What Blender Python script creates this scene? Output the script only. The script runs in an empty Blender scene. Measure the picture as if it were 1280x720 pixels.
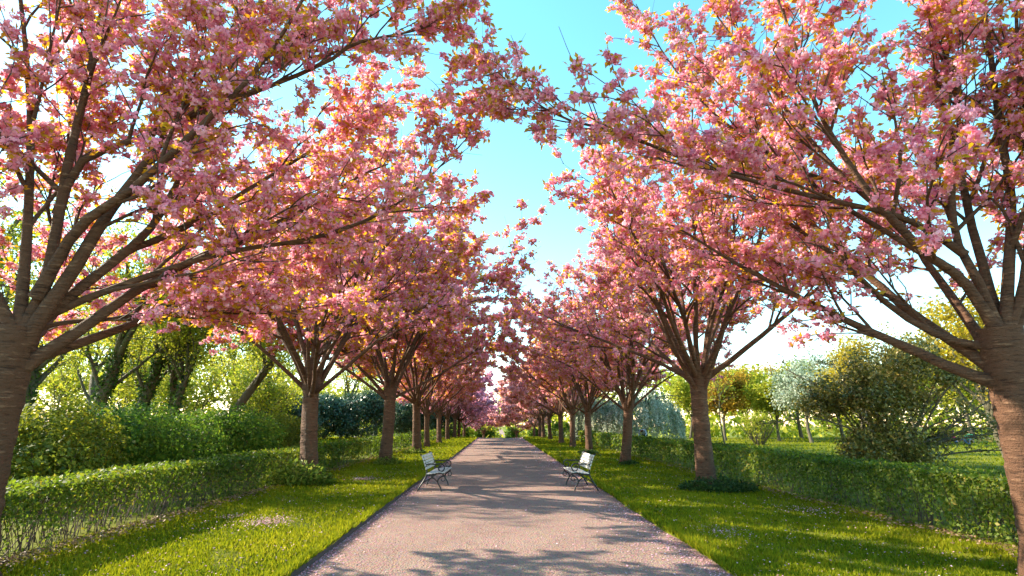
import bpy, bmesh, math, random
import numpy as np
from mathutils import Vector, Matrix

# ------------------------------------------------------------------ camera, light, exposure
sc = bpy.context.scene
col = sc.collection
W0, H0, F0 = 1280.0, 720.0, 700.0
EYE = 1.65
PITCH = math.atan((528 - 360) / F0)
YAW = -math.atan(17 / 720.0)
cam_d = bpy.data.cameras.new("camera")
cam_d.sensor_width = 36.0
cam_d.lens = 36.0 * F0 / W0
cam_d.clip_start = 0.05
cam_d.clip_end = 3000
cam = bpy.data.objects.new("camera", cam_d)
cam.location = (0, 0, EYE)
cam.rotation_euler = (math.pi / 2 + PITCH, 0, YAW)
col.objects.link(cam)
sc.camera = cam
CM = Matrix.Translation((0, 0, EYE)) @ cam.rotation_euler.to_matrix().to_4x4()
CMI = CM.inverted()

SUN_EL = math.radians(29)
SUN_AZ = math.radians(-71)          # clockwise from +Y (along the path)
sun_dir = Vector((math.sin(SUN_AZ) * math.cos(SUN_EL), math.cos(SUN_AZ) * math.cos(SUN_EL), math.sin(SUN_EL)))
world = bpy.data.worlds.new("World")
sc.world = world
world.use_nodes = True
wn = world.node_tree
bg = wn.nodes["Background"]
sky = wn.nodes.new("ShaderNodeTexSky")
sky.sky_type = 'NISHITA'
sky.sun_disc = False
sky.sun_elevation = SUN_EL
sky.sun_rotation = SUN_AZ
sky.air_density = 1.0
sky.dust_density = 0.2
sky.ozone_density = 0.4
hsv = wn.nodes.new("ShaderNodeHueSaturation")
hsv.inputs["Hue"].default_value = 0.468
hsv.inputs["Saturation"].default_value = 1.25
wn.links.new(sky.outputs[0], hsv.inputs["Color"])
wn.links.new(hsv.outputs[0], bg.inputs[0])
bg.inputs[1].default_value = 0.14
sun_d = bpy.data.lights.new("sun", 'SUN')
sun_d.energy = 4.2
sun_d.angle = math.radians(0.55)
sun_d.color = (1.0, 0.88, 0.69)
sun = bpy.data.objects.new("sun", sun_d)
sun.rotation_euler = sun_dir.to_track_quat('Z', 'Y').to_euler()
sun.location = (-30, 10, 30)
col.objects.link(sun)
sc.view_settings.view_transform = 'Standard'
sc.view_settings.look = 'None'
sc.view_settings.gamma = 1.0
sc.view_settings.use_curve_mapping = False
sc.view_settings.exposure = 1.92
cy = sc.cycles
cy.max_bounces = 8
cy.diffuse_bounces = 4
cy.transmission_bounces = 6
cy.glossy_bounces = 2
cy.use_denoising = True
cy.sample_clamp_indirect = 6

# ------------------------------------------------------------------ helpers
def at(px, py, Y):
    """world point on the plane y = Y seen at photograph pixel (px, py)"""
    d = CM.to_3x3() @ Vector(((px - W0 / 2) / F0, -(py - H0 / 2) / F0, -1.0))
    k = Y / d.y
    return np.array((d.x * k, Y, EYE + d.z * k))

def project(P):
    P = np.asarray(P, float)
    M = np.array(CMI)
    q = P @ M[:3, :3].T + M[:3, 3]
    z = -q[..., 2]
    zz = np.where(np.abs(z) < 1e-4, 1e-4, z)
    return np.stack([W0 / 2 + F0 * q[..., 0] / zz, H0 / 2 - F0 * q[..., 1] / zz, z], -1)

def gz(y):
    """the ground falls away behind the crest of the path"""
    y = np.asarray(y, float)
    t = np.maximum(0, y - 62.0)
    return -np.minimum(0.004 * t * t, 0.04 * t + 0.0) * (t > 0) if False else -3.0 * (1 - np.exp(-0.0016 * t * t))

def norm(v):
    return v / np.maximum(np.linalg.norm(v, axis=-1, keepdims=True), 1e-9)

def mk_mesh(name, V, F, mat=None, rnd=None, smooth=False):
    V = np.asarray(V, np.float32).reshape(-1, 3)
    F = np.asarray(F, np.int32)
    k = F.shape[1]
    me = bpy.data.meshes.new(name)
    me.vertices.add(len(V))
    me.vertices.foreach_set("co", V.ravel())
    me.loops.add(F.size)
    me.loops.foreach_set("vertex_index", F.ravel())
    me.polygons.add(len(F))
    me.polygons.foreach_set("loop_start", np.arange(0, F.size, k, dtype=np.int32))
    me.polygons.foreach_set("loop_total", np.full(len(F), k, np.int32))
    if smooth:
        me.polygons.foreach_set("use_smooth", np.ones(len(F), bool))
    if rnd is not None:
        a = me.attributes.new("rnd", 'FLOAT', 'POINT')
        a.data.foreach_set("value", np.asarray(rnd, np.float32).ravel())
    me.update(calc_edges=True)
    if mat:
        me.materials.append(mat)
    return me

def link(name, me, parent=None, kind=None, label=None, cat=None, group=None):
    o = bpy.data.objects.new(name, me)
    col.objects.link(o)
    if parent is not None:
        o.parent = parent
    if kind: o["kind"] = kind
    if label: o["label"] = label
    if cat: o["category"] = cat
    if group: o["group"] = group
    return o

def thing(name, label, cat, loc=(0, 0, 0), rotz=0.0, scale=1.0, group=None):
    o = link(name, None, None, None, label, cat, group)
    o.location = loc
    o.rotation_euler = (0, 0, rotz)
    o.scale = (scale, scale, scale) if not hasattr(scale, '__len__') else scale
    o.empty_display_size = 0.3
    return o

def place(parts, name, label, cat, loc, rotz=0.0, scale=1.0, group=None):
    """a thing built from shared part meshes: [(name, mesh, kind)]"""
    r = thing(name, label, cat, loc, rotz, scale, group)
    for n, me, kind in parts:
        link(n, me, r, kind)
    return r

def grow(S, D, L, n, rng, up=0.0, noise=0.1):
    S = np.asarray(S, float); d = norm(np.asarray(D, float)); L = np.asarray(L, float)
    P = np.zeros((len(S), n, 3)); P[:, 0] = S
    st = (L / (n - 1))[:, None]
    for i in range(1, n):
        d = d + rng.normal(0, noise, d.shape)
        d[:, 2] += up
        d = norm(d)
        P[:, i] = P[:, i - 1] + d * st
    return P

def lerp_on(P, idx, t):
    n = P.shape[1]
    f = np.clip(t, 0, 0.9999) * (n - 1)
    i = f.astype(int); w = (f - i)[:, None]
    a = P[idx, i]; b = P[idx, i + 1]
    return a * (1 - w) + b * w, norm(b - a)

def perp(T, rng):
    r = norm(rng.normal(size=T.shape))
    return norm(r - (r * T).sum(-1, keepdims=True) * T)

def children(P, m, t0, t1, a0, a1, rng):
    B = len(P)
    idx = np.repeat(np.arange(B), m)
    t = t0 + (t1 - t0) * ((np.tile(np.arange(m), B) + rng.uniform(0, 1, B * m)) / m)
    S, T = lerp_on(P, idx, t)
    a = rng.uniform(a0, a1, B * m)[:, None]
    D = np.cos(a) * T + np.sin(a) * perp(T, rng)
    dn = D[:, 2] < -0.15
    D[dn, 2] *= -0.4
    return S, norm(D), t, idx

def tubes(P, R, k):
    """P (B,n,3), R (B,n) -> verts, quads"""
    P = np.asarray(P, float); B, n, _ = P.shape
    T = np.empty_like(P)
    T[:, 1:-1] = P[:, 2:] - P[:, :-2]; T[:, 0] = P[:, 1] - P[:, 0]; T[:, -1] = P[:, -1] - P[:, -2]
    T = norm(T)
    ref = np.where(np.abs(norm(P[:, -1] - P[:, 0])[:, 2:3]) > 0.75, np.array([[1.0, 0.02, 0]]), np.array([[0.03, 0, 1.0]]))[:, None, :]
    U = norm(np.cross(T, np.broadcast_to(ref, T.shape)))
    Vv = np.cross(T, U)
    a = np.arange(k) * 2 * math.pi / k
    V = P[:, :, None, :] + R[:, :, None, None] * (np.cos(a)[None, None, :, None] * U[:, :, None, :] + np.sin(a)[None, None, :, None] * Vv[:, :, None, :])
    b = np.arange(B)[:, None, None] * (n * k); i = np.arange(n - 1)[None, :, None] * k; j = np.arange(k)[None, None, :]
    j2 = (j + 1) % k
    F = np.stack(np.broadcast_arrays(b + i + j, b + i + j2, b + i + k + j2, b + i + k + j), -1).reshape(-1, 4)
    return V.reshape(-1, 3), F

def join(parts):
    Vs, Fs, o = [], [], 0
    for V, F in parts:
        Vs.append(V); Fs.append(F + o); o += len(V)
    return np.concatenate(Vs), np.concatenate(Fs)

def resample(pts, n):
    pts = np.asarray(pts, float)
    # Catmull-Rom through the points
    ext = np.vstack([2 * pts[0] - pts[1], pts, 2 * pts[-1] - pts[-2]])
    out = []
    m = len(pts) - 1
    for s in np.linspace(0, m - 1e-6, n):
        i = int(s); u = s - i
        p0, p1, p2, p3 = ext[i:i + 4]
        out.append(0.5 * (2 * p1 + (p2 - p0) * u + (2 * p0 - 5 * p1 + 4 * p2 - p3) * u * u + (3 * p1 - p0 - 3 * p2 + p3) * u ** 3))
    return np.array(out)

def quads_at(C, N, size, rng, aspect=1.0, cup=0.0, spin=None):
    """small bent quads: centre C, facing N, half-size `size`"""
    N = norm(N)
    U = perp(N, rng) if spin is None else norm(np.cross(N, spin))
    Vv = np.cross(N, U)
    s = np.asarray(size, float)
    s = s[:, None] if s.ndim else s
    a = U * s * aspect; b = Vv * s
    c = N * s * cup
    V = np.stack([C - a * 0.62 - b + c, C + a - b * 0.62 - c, C + a * 0.62 + b + c, C - a + b * 0.62 - c], 1)
    F = np.arange(len(C) * 4).reshape(-1, 4)
    return V.reshape(-1, 3), F

def leaves_at(C, D, N, length, width):
    """pointed leaf blades: base C, along D, lying in the plane across N, folded on the midrib"""
    D = norm(D); S = norm(np.cross(D, N)); N = np.cross(S, D)
    L = np.asarray(length, float)[:, None]; Wd = np.asarray(width, float)[:, None]
    V = np.stack([C, C + D * L * 0.45 + S * Wd + N * Wd * 0.35, C + D * L, C + D * L * 0.45 - S * Wd + N * Wd * 0.35], 1)
    return V.reshape(-1, 3), np.arange(len(C) * 4).reshape(-1, 4)

def sphere_dirs(n, rng):
    return norm(rng.normal(size=(n, 3)))

# ------------------------------------------------------------------ materials
def new_mat(name):
    m = bpy.data.materials.new(name); m.use_nodes = True
    nt = m.node_tree
    for n in list(nt.nodes): nt.nodes.remove(n)
    out = nt.nodes.new("ShaderNodeOutputMaterial")
    return m, nt, out

def ramp(nt, cols, fac):
    r = nt.nodes.new("ShaderNodeValToRGB")
    e = r.color_ramp.elements
    while len(e) < len(cols): e.new(0.5)
    for i, c in enumerate(cols):
        e[i].position = i / (len(cols) - 1)
        e[i].color = (*c, 1)
    nt.links.new(fac, r.inputs[0])
    return r.outputs[0]

def noise(nt, scale, detail=4, vec=None, rough=0.6):
    n = nt.nodes.new("ShaderNodeTexNoise")
    n.inputs["Scale"].default_value = scale
    n.inputs["Detail"].default_value = detail
    n.inputs["Roughness"].default_value = rough
    if vec is not None: nt.links.new(vec, n.inputs["Vector"])
    return n

def leaf_mat(name, cols, trans=0.45, tcols=None, rough=0.55, spec=0.25):
    m, nt, out = new_mat(name)
    at_ = nt.nodes.new("ShaderNodeAttribute"); at_.attribute_name = "rnd"
    c = ramp(nt, cols, at_.outputs["Fac"])
    ct = ramp(nt, tcols or cols, at_.outputs["Fac"])
    p = nt.nodes.new("ShaderNodeBsdfPrincipled")
    p.inputs["Roughness"].default_value = rough
    p.inputs["Specular IOR Level"].default_value = spec
    nt.links.new(c, p.inputs["Base Color"])
    t = nt.nodes.new("ShaderNodeBsdfTranslucent")
    nt.links.new(ct, t.inputs["Color"])
    mx = nt.nodes.new("ShaderNodeMixShader"); mx.inputs[0].default_value = trans
    nt.links.new(p.outputs[0], mx.inputs[1]); nt.links.new(t.outputs[0], mx.inputs[2])
    nt.links.new(mx.outputs[0], out.inputs[0])
    return m

def bark_mat(name, c0, c1, c2, bands=True, moss=None):
    m, nt, out = new_mat(name)
    tc = nt.nodes.new("ShaderNodeTexCoord")
    mp = nt.nodes.new("ShaderNodeMapping")
    mp.inputs["Scale"].default_value = (1.5, 1.5, 8.0) if bands else (7.0, 7.0, 1.4)
    nt.links.new(tc.outputs["Object"], mp.inputs[0])
    n1 = noise(nt, 3.2, 6, mp.outputs[0], 0.68)
    n2 = noise(nt, 1.3, 3, tc.outputs["Object"])
    n3 = noise(nt, 38, 3, tc.outputs["Object"])
    mx = nt.nodes.new("ShaderNodeMath"); mx.operation = 'MULTIPLY_ADD'
    nt.links.new(n1.outputs[0], mx.inputs[0]); mx.inputs[1].default_value = 2.6; mx.inputs[2].default_value = -0.8
    c = ramp(nt, [c0, c1, c1, c2], mx.outputs[0])
    mixc = nt.nodes.new("ShaderNodeMix"); mixc.data_type = 'RGBA'; mixc.blend_type = 'MULTIPLY'
    mixc.inputs[0].default_value = 0.6
    nt.links.new(c, mixc.inputs[6])
    g = ramp(nt, [(0.55, 0.5, 0.45), (1, 1, 1), (1.25, 1.2, 1.1)], n2.outputs[0])
    nt.links.new(g, mixc.inputs[7])
    colr = mixc.outputs[2]
    if bands:
        mp2 = nt.nodes.new("ShaderNodeMapping"); mp2.inputs["Scale"].default_value = (5.0, 5.0, 42.0)
        nt.links.new(tc.outputs["Object"], mp2.inputs[0])
        nl_ = noise(nt, 1.0, 3, mp2.outputs[0], 0.55)
        lr_ = ramp(nt, [(0.25, 0.22, 0.2), (0.25, 0.22, 0.2), (0.3, 0.28, 0.26), (1, 1, 1), (1, 1, 1), (1, 1, 1), (1.7, 1.6, 1.45), (1.9, 1.75, 1.55)], nl_.outputs[0])
        ml = nt.nodes.new("ShaderNodeMix"); ml.data_type = 'RGBA'; ml.blend_type = 'MULTIPLY'; ml.inputs[0].default_value = 0.85
        nt.links.new(colr, ml.inputs[6]); nt.links.new(lr_, ml.inputs[7]); colr = ml.outputs[2]
    if moss:
        mm = nt.nodes.new("ShaderNodeMix"); mm.data_type = 'RGBA'
        th = ramp(nt, [(0, 0, 0), (0, 0, 0), (0.1, 0.1, 0.1), (0.75, 0.75, 0.75), (1, 1, 1)], n2.outputs[0])
        nt.links.new(th, mm.inputs[0]); nt.links.new(colr, mm.inputs[6]); mm.inputs[7].default_value = (*moss, 1)
        colr = mm.outputs[2]
    p = nt.nodes.new("ShaderNodeBsdfPrincipled")
    p.inputs["Roughness"].default_value = 0.8
    p.inputs["Specular IOR Level"].default_value = 0.25
    nt.links.new(colr, p.inputs["Base Color"])
    ad = nt.nodes.new("ShaderNodeMath"); ad.operation = 'MULTIPLY_ADD'
    nt.links.new(n3.outputs[0], ad.inputs[0]); ad.inputs[1].default_value = 0.35
    nt.links.new(n1.outputs[0], ad.inputs[2])
    b = nt.nodes.new("ShaderNodeBump"); b.inputs["Strength"].default_value = 1.0; b.inputs["Distance"].default_value = 0.06
    nt.links.new(ad.outputs[0], b.inputs["Height"])
    nt.links.new(b.outputs[0], p.inputs["Normal"])
    nt.links.new(p.outputs[0], out.inputs[0])
    return m

def plain_mat(name, cols, scale=20, rough=0.6, bump=0.0, spec=0.4, metal=0.0):
    m, nt, out = new_mat(name)
    tc = nt.nodes.new("ShaderNodeTexCoord")
    n = noise(nt, scale, 5, tc.outputs["Object"])
    p = nt.nodes.new("ShaderNodeBsdfPrincipled")
    p.inputs["Roughness"].default_value = rough
    p.inputs["Specular IOR Level"].default_value = spec
    p.inputs["Metallic"].default_value = metal
    nt.links.new(ramp(nt, cols, n.outputs[0]), p.inputs["Base Color"])
    if bump:
        b = nt.nodes.new("ShaderNodeBump"); b.inputs["Strength"].default_value = bump; b.inputs["Distance"].default_value = 0.01
        nt.links.new(n.outputs[0], b.inputs["Height"]); nt.links.new(b.outputs[0], p.inputs["Normal"])
    nt.links.new(p.outputs[0], out.inputs[0])
    return m

M = {}
M['petal'] = leaf_mat('cherry_petal', [(0.62, 0.15, 0.27), (0.81, 0.30, 0.43), (0.89, 0.45, 0.56), (0.94, 0.65, 0.72)], 0.5,
                      [(0.80, 0.20, 0.33), (0.92, 0.39, 0.50), (0.96, 0.55, 0.63), (0.98, 0.72, 0.77)], 0.65, 0.15)
M['petal_magenta'] = leaf_mat('magenta_petal', [(0.66, 0.28, 0.42), (0.82, 0.45, 0.58), (0.90, 0.62, 0.72)], 0.5, None, 0.65, 0.15)
M['petal_salmon'] = leaf_mat('salmon_petal', [(0.72, 0.30, 0.35), (0.88, 0.50, 0.53), (0.94, 0.68, 0.68)], 0.5, None, 0.65, 0.15)
M['bronze'] = leaf_mat('bronze_leaf', [(0.20, 0.08, 0.012), (0.36, 0.17, 0.015), (0.44, 0.27, 0.02), (0.38, 0.32, 0.03)], 0.55,
                       [(0.55, 0.20, 0.012), (0.76, 0.38, 0.015), (0.82, 0.52, 0.02), (0.70, 0.55, 0.03)], 0.45, 0.35)
M['bark'] = bark_mat('cherry_bark', (0.032, 0.015, 0.009), (0.120, 0.060, 0.034), (0.27, 0.155, 0.092))
M['twig'] = plain_mat('cherry_twig', [(0.045, 0.03, 0.022), (0.10, 0.065, 0.045)], 9, 0.8)
M['wood_bark'] = bark_mat('wood_bark', (0.04, 0.033, 0.025), (0.11, 0.09, 0.065), (0.2, 0.165, 0.12), False, (0.10, 0.12, 0.03))
M['hedge'] = leaf_mat('hedge_leaf', [(0.024, 0.040, 0.005), (0.052, 0.088, 0.008), (0.095, 0.138, 0.012), (0.24, 0.18, 0.03)], 0.36,
                      [(0.07, 0.13, 0.006), (0.16, 0.25, 0.012), (0.27, 0.36, 0.018), (0.45, 0.38, 0.03)])
M['shrub_green'] = leaf_mat('shrub_green', [(0.03, 0.07, 0.010), (0.07, 0.14, 0.016), (0.13, 0.21, 0.02), (0.22, 0.27, 0.03)], 0.45,
                            [(0.05, 0.12, 0.012), (0.11, 0.23, 0.02), (0.20, 0.33, 0.025), (0.33, 0.40, 0.03)])
M['shrub_gold'] = leaf_mat('shrub_gold', [(0.05, 0.08, 0.010), (0.12, 0.155, 0.015), (0.24, 0.23, 0.02)], 0.45,
                           [(0.12, 0.17, 0.012), (0.27, 0.31, 0.02), (0.46, 0.42, 0.03)])
M['laurel'] = leaf_mat('laurel_leaf', [(0.022, 0.05, 0.024), (0.05, 0.10, 0.046), (0.10, 0.17, 0.075)], 0.3, None, 0.35, 0.5)
M['spring'] = leaf_mat('spring_leaf', [(0.10, 0.15, 0.010), (0.20, 0.25, 0.018), (0.33, 0.33, 0.03), (0.42, 0.36, 0.05)], 0.5,
                       [(0.22, 0.30, 0.012), (0.40, 0.46, 0.025), (0.58, 0.55, 0.05), (0.66, 0.55, 0.07)])
M['orange'] = leaf_mat('orange_leaf', [(0.20, 0.11, 0.012), (0.34, 0.20, 0.02), (0.44, 0.30, 0.03)], 0.5,
                       [(0.36, 0.20, 0.015), (0.55, 0.33, 0.03), (0.66, 0.46, 0.05)])
M['golden'] = leaf_mat('golden_leaf', [(0.24, 0.18, 0.012), (0.36, 0.27, 0.02), (0.48, 0.36, 0.03)], 0.5,
                       [(0.38, 0.30, 0.015), (0.54, 0.42, 0.02), (0.64, 0.5, 0.05)])
M['pale'] = leaf_mat('pale_leaf', [(0.16, 0.22, 0.12), (0.30, 0.38, 0.24), (0.50, 0.55, 0.42), (0.66, 0.68, 0.58)], 0.35)
M['white_blossom'] = leaf_mat('white_blossom', [(0.10, 0.16, 0.06), (0.24, 0.31, 0.18), (0.46, 0.50, 0.40), (0.68, 0.68, 0.62)], 0.35)
M['dark_bush'] = leaf_mat('rhododendron_leaf', [(0.05, 0.055, 0.012), (0.13, 0.13, 0.022), (0.23, 0.20, 0.035), (0.48, 0.31, 0.10)], 0.4, None, 0.4, 0.5)
M['ivy'] = leaf_mat('ivy_leaf', [(0.02, 0.05, 0.010), (0.05, 0.11, 0.016), (0.12, 0.18, 0.03)], 0.4, None, 0.4, 0.4)
M['grass'] = leaf_mat('grass_blade', [(0.050, 0.078, 0.004), (0.118, 0.150, 0.006), (0.20, 0.215, 0.008), (0.33, 0.28, 0.04)], 0.4,
                      [(0.10, 0.155, 0.004), (0.25, 0.29, 0.008), (0.39, 0.38, 0.012), (0.50, 0.42, 0.03)], 0.7, 0.06)
M['clump'] = leaf_mat('sucker_leaf', [(0.07, 0.12, 0.014), (0.17, 0.24, 0.025), (0.33, 0.36, 0.06)], 0.4)
M['clump_dark'] = leaf_mat('dark_clump_leaf', [(0.016, 0.045, 0.012), (0.04, 0.09, 0.018), (0.09, 0.14, 0.03)], 0.35)
M['fallen'] = leaf_mat('fallen_petal', [(0.48, 0.22, 0.28), (0.62, 0.34, 0.42), (0.74, 0.50, 0.56)], 0.2)
M['pebble'] = leaf_mat('pebble', [(0.10, 0.065, 0.055), (0.22, 0.14, 0.12), (0.36, 0.25, 0.20)], 0.0, None, 0.85, 0.2)
M['litter'] = leaf_mat('leaf_litter', [(0.11, 0.06, 0.03), (0.22, 0.13, 0.07), (0.40, 0.27, 0.18)], 0.15)
M['white'] = plain_mat('white_paint', [(0.32, 0.29, 0.25), (0.52, 0.49, 0.45), (0.66, 0.63, 0.59)], 14, 0.45, 0.1)
M['iron'] = plain_mat('black_iron', [(0.010, 0.010, 0.011), (0.022, 0.021, 0.021)], 30, 0.42, 0.1, 0.5)
M['edging'] = plain_mat('edging_steel', [(0.03, 0.02, 0.018), (0.075, 0.045, 0.035)], 8, 0.75, 0.2)

# lawn
m, nt, out = new_mat('lawn')
tc = nt.nodes.new("ShaderNodeTexCoord")
a1 = noise(nt, 0.55, 5, tc.outputs["Object"]); a2 = noise(nt, 26, 4, tc.outputs["Object"])
c1 = ramp(nt, [(0.065, 0.085, 0.008), (0.11, 0.130, 0.010), (0.165, 0.170, 0.014), (0.22, 0.165, 0.06)], a1.outputs[0])
c2 = ramp(nt, [(0.45, 0.45, 0.4), (0.9, 0.9, 0.9), (1.35, 1.3, 1.2)], a2.outputs[0])
mx = nt.nodes.new("ShaderNodeMix"); mx.data_type = 'RGBA'; mx.blend_type = 'MULTIPLY'; mx.inputs[0].default_value = 0.85
nt.links.new(c1, mx.inputs[6]); nt.links.new(c2, mx.inputs[7])
p = nt.nodes.new("ShaderNodeBsdfPrincipled"); p.inputs["Roughness"].default_value = 0.9; p.inputs["Specular IOR Level"].default_value = 0.1
nt.links.new(mx.outputs[2], p.inputs["Base Color"])
b = nt.nodes.new("ShaderNodeBump"); b.inputs["Strength"].default_value = 0.8; b.inputs["Distance"].default_value = 0.03
nt.links.new(a2.outputs[0], b.inputs["Height"]); nt.links.new(b.outputs[0], p.inputs["Normal"])
nt.links.new(p.outputs[0], out.inputs[0]); M['lawn'] = m
# gravel
m, nt, out = new_mat('gravel')
tc = nt.nodes.new("ShaderNodeTexCoord")
a1 = noise(nt, 0.9, 9, tc.outputs["Object"], 0.72); a2 = noise(nt, 55, 3, tc.outputs["Object"], 0.8)
vo = nt.nodes.new("ShaderNodeTexVoronoi"); vo.inputs["Scale"].default_value = 42; nt.links.new(tc.outputs["Object"], vo.inputs["Vector"])
c1 = ramp(nt, [(0.185, 0.115, 0.095), (0.245, 0.158, 0.130), (0.315, 0.212, 0.172), (0.40, 0.278, 0.215)], a1.outputs[0])
c2 = ramp(nt, [(0.50, 0.47, 0.48), (0.9, 0.9, 0.9), (1.5, 1.42, 1.36)], a2.outputs[0])
mx = nt.nodes.new("ShaderNodeMix"); mx.data_type = 'RGBA'; mx.blend_type = 'MULTIPLY'; mx.inputs[0].default_value = 0.9
nt.links.new(c1, mx.inputs[6]); nt.links.new(c2, mx.inputs[7])
mx2 = nt.nodes.new("ShaderNodeMix"); mx2.data_type = 'RGBA'; mx2.blend_type = 'OVERLAY'; mx2.inputs[0].default_value = 0.22
nt.links.new(mx.outputs[2], mx2.inputs[6]); nt.links.new(vo.outputs["Color"], mx2.inputs[7])
hs = nt.nodes.new("ShaderNodeHueSaturation"); hs.inputs["Saturation"].default_value = 1.0; nt.links.new(mx2.outputs[2], hs.inputs["Color"])
p = nt.nodes.new("ShaderNodeBsdfPrincipled"); p.inputs["Roughness"].default_value = 0.92; p.inputs["Specular IOR Level"].default_value = 0.15
nt.links.new(hs.outputs[0], p.inputs["Base Color"])
b = nt.nodes.new("ShaderNodeBump"); b.inputs["Strength"].default_value = 0.7; b.inputs["Distance"].default_value = 0.015
nt.links.new(vo.outputs["Distance"], b.inputs["Height"]); nt.links.new(b.outputs[0], p.inputs["Normal"])
nt.links.new(p.outputs[0], out.inputs[0]); M['gravel'] = m
M['earth'] = plain_mat('earth', [(0.05, 0.06, 0.02), (0.09, 0.09, 0.03)], 2, 0.95, 0.3, 0.1)

# ------------------------------------------------------------------ setting: ground, path, lawns
PL, PR = -2.24, 2.64            # path edges
LZ = 0.045                      # lawn level above the path
ys = np.concatenate([np.arange(-12, 40, 0.5), np.arange(40, 110, 1.5), np.array([112, 120, 140, 180, 260, 400, 700])])

def strip(name, xs_fn, z, mat, nx, kind='structure'):
    rows = []
    for y in ys:
        x = xs_fn(y)
        rows.append(np.stack([x, np.full(nx, y), np.full(nx, float(gz(y)) + z)], -1))
    V = np.concatenate(rows)
    n = len(ys)
    i = np.arange(n - 1)[:, None] * nx; j = np.arange(nx - 1)[None]
    F = np.stack(np.broadcast_arrays(i + j, i + j + 1, i + nx + j + 1, i + nx + j), -1).reshape(-1, 4)
    return link(name, mk_mesh(name, V, F, mat), None, kind)

def wob(y, s):
    return 0.035 * math.sin(y * 0.9 + s) + 0.025 * math.sin(y * 2.3 + 2 * s) + 0.02 * math.sin(y * 5.1 + s)

strip('ground', lambda y: np.linspace(-500, 500, 9), -0.06, M['earth'], 9)
strip('path', lambda y: np.linspace(PL - 0.06, PR + 0.12, 15), 0.0, M['gravel'], 15)
# lawns with a small turned-down edge against the path
def lawn_left(y):
    e = PL - 0.015
    return np.concatenate([[-300, -120, -60, -30], np.linspace(-20, e, 14)])
def lawn_right(y):
    e = PR + wob(y, 1.0)
    return np.concatenate([np.linspace(e, 30, 18), [45, 80, 150, 300]])
def lawn(name, fn, nx, edge_last):
    rows = []
    for y in ys:
        x = fn(y); z = np.full(len(x), LZ)
        if edge_last is True: x = np.append(x, x[-1]); z = np.append(z, -0.05)
        if edge_last is False: x = np.insert(x, 0, x[0] - 0.05); z = np.insert(z, 0, -0.03)
        rows.append(np.stack([x, np.full(len(x), y), z + float(gz(y))], -1))
    V = np.concatenate(rows); nx = len(rows[0]); n = len(ys)
    i = np.arange(n - 1)[:, None] * nx; j = np.arange(nx - 1)[None]
    F = np.stack(np.broadcast_arrays(i + j, i + j + 1, i + nx + j + 1, i + nx + j), -1).reshape(-1, 4)
    return link(name, mk_mesh(name, V, F, M['lawn']), None, 'structure')
lawn('lawn_left', lawn_left, 0, True)
lawn('lawn_right', lawn_right, 0, False)
# dark edging strip along the wooded side of the path
yy = ys[(ys < 75)]
rows = []
for y in yy:
    w = 0.010 * math.sin(y * 1.7) + 0.007 * math.sin(y * 4.3 + 1)
    rows.append([(PL - 0.012 + w, y, -0.04 + gz(y)), (PL - 0.012 + w, y, 0.062 + gz(y)), (PL + 0.022 + w, y, 0.062 + gz(y)), (PL + 0.022 + w, y, -0.04 + gz(y))])
V = np.array(rows, float).reshape(-1, 3); n = len(yy)
i = np.arange(n - 1)[:, None] * 4; j = np.arange(3)[None]
F = np.stack(np.broadcast_arrays(i + j, i + j + 1, i + 4 + j + 1, i + 4 + j), -1).reshape(-1, 4)
link('path_edging', mk_mesh('path_edging', V, F, M['edging']), None, 'structure')

# ------------------------------------------------------------------ cherry trees
def petal_cloud(C, rad, K, size, rng):
    n = len(C)
    d = sphere_dirs(n * K, rng)
    c = np.repeat(C, K, 0)
    r = np.repeat(rad, K) * rng.uniform(0.35, 1.0, n * K) ** 0.45
    pos = c + d * r[:, None] * np.array([1, 1, 0.85])
    nn = norm(d + rng.normal(0, 0.45, d.shape))
    V, F = quads_at(pos, nn, size * rng.uniform(0.7, 1.25, n * K), rng, 1.0, 0.28)
    rc = np.repeat(rng.uniform(0, 1, n), K) * 0.5 + rng.uniform(0, 1, n * K) * 0.5
    return V, F, np.repeat(rc, 4)

def leaf_cloud(C, k, length, rng, spread=0.1):
    n = len(C) * k
    d = sphere_dirs(n, rng)
    d[:, 2] = d[:, 2] * 0.7 - 0.1
    base = np.repeat(C, k, 0) + d * spread * rng.uniform(0.2, 1.0, n)[:, None]
    L = length * rng.uniform(0.7, 1.3, n)
    V, F = leaves_at(base, d, norm(rng.normal(size=(n, 3)) + np.array([0, 0, 0.8])), L, L * 0.24)
    rc = np.clip(np.repeat(rng.uniform(0, 1, len(C)), k) * 0.5 + rng.uniform(0, 0.5, n), 0, 1)
    return V, F, np.repeat(rc, 4)

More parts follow.
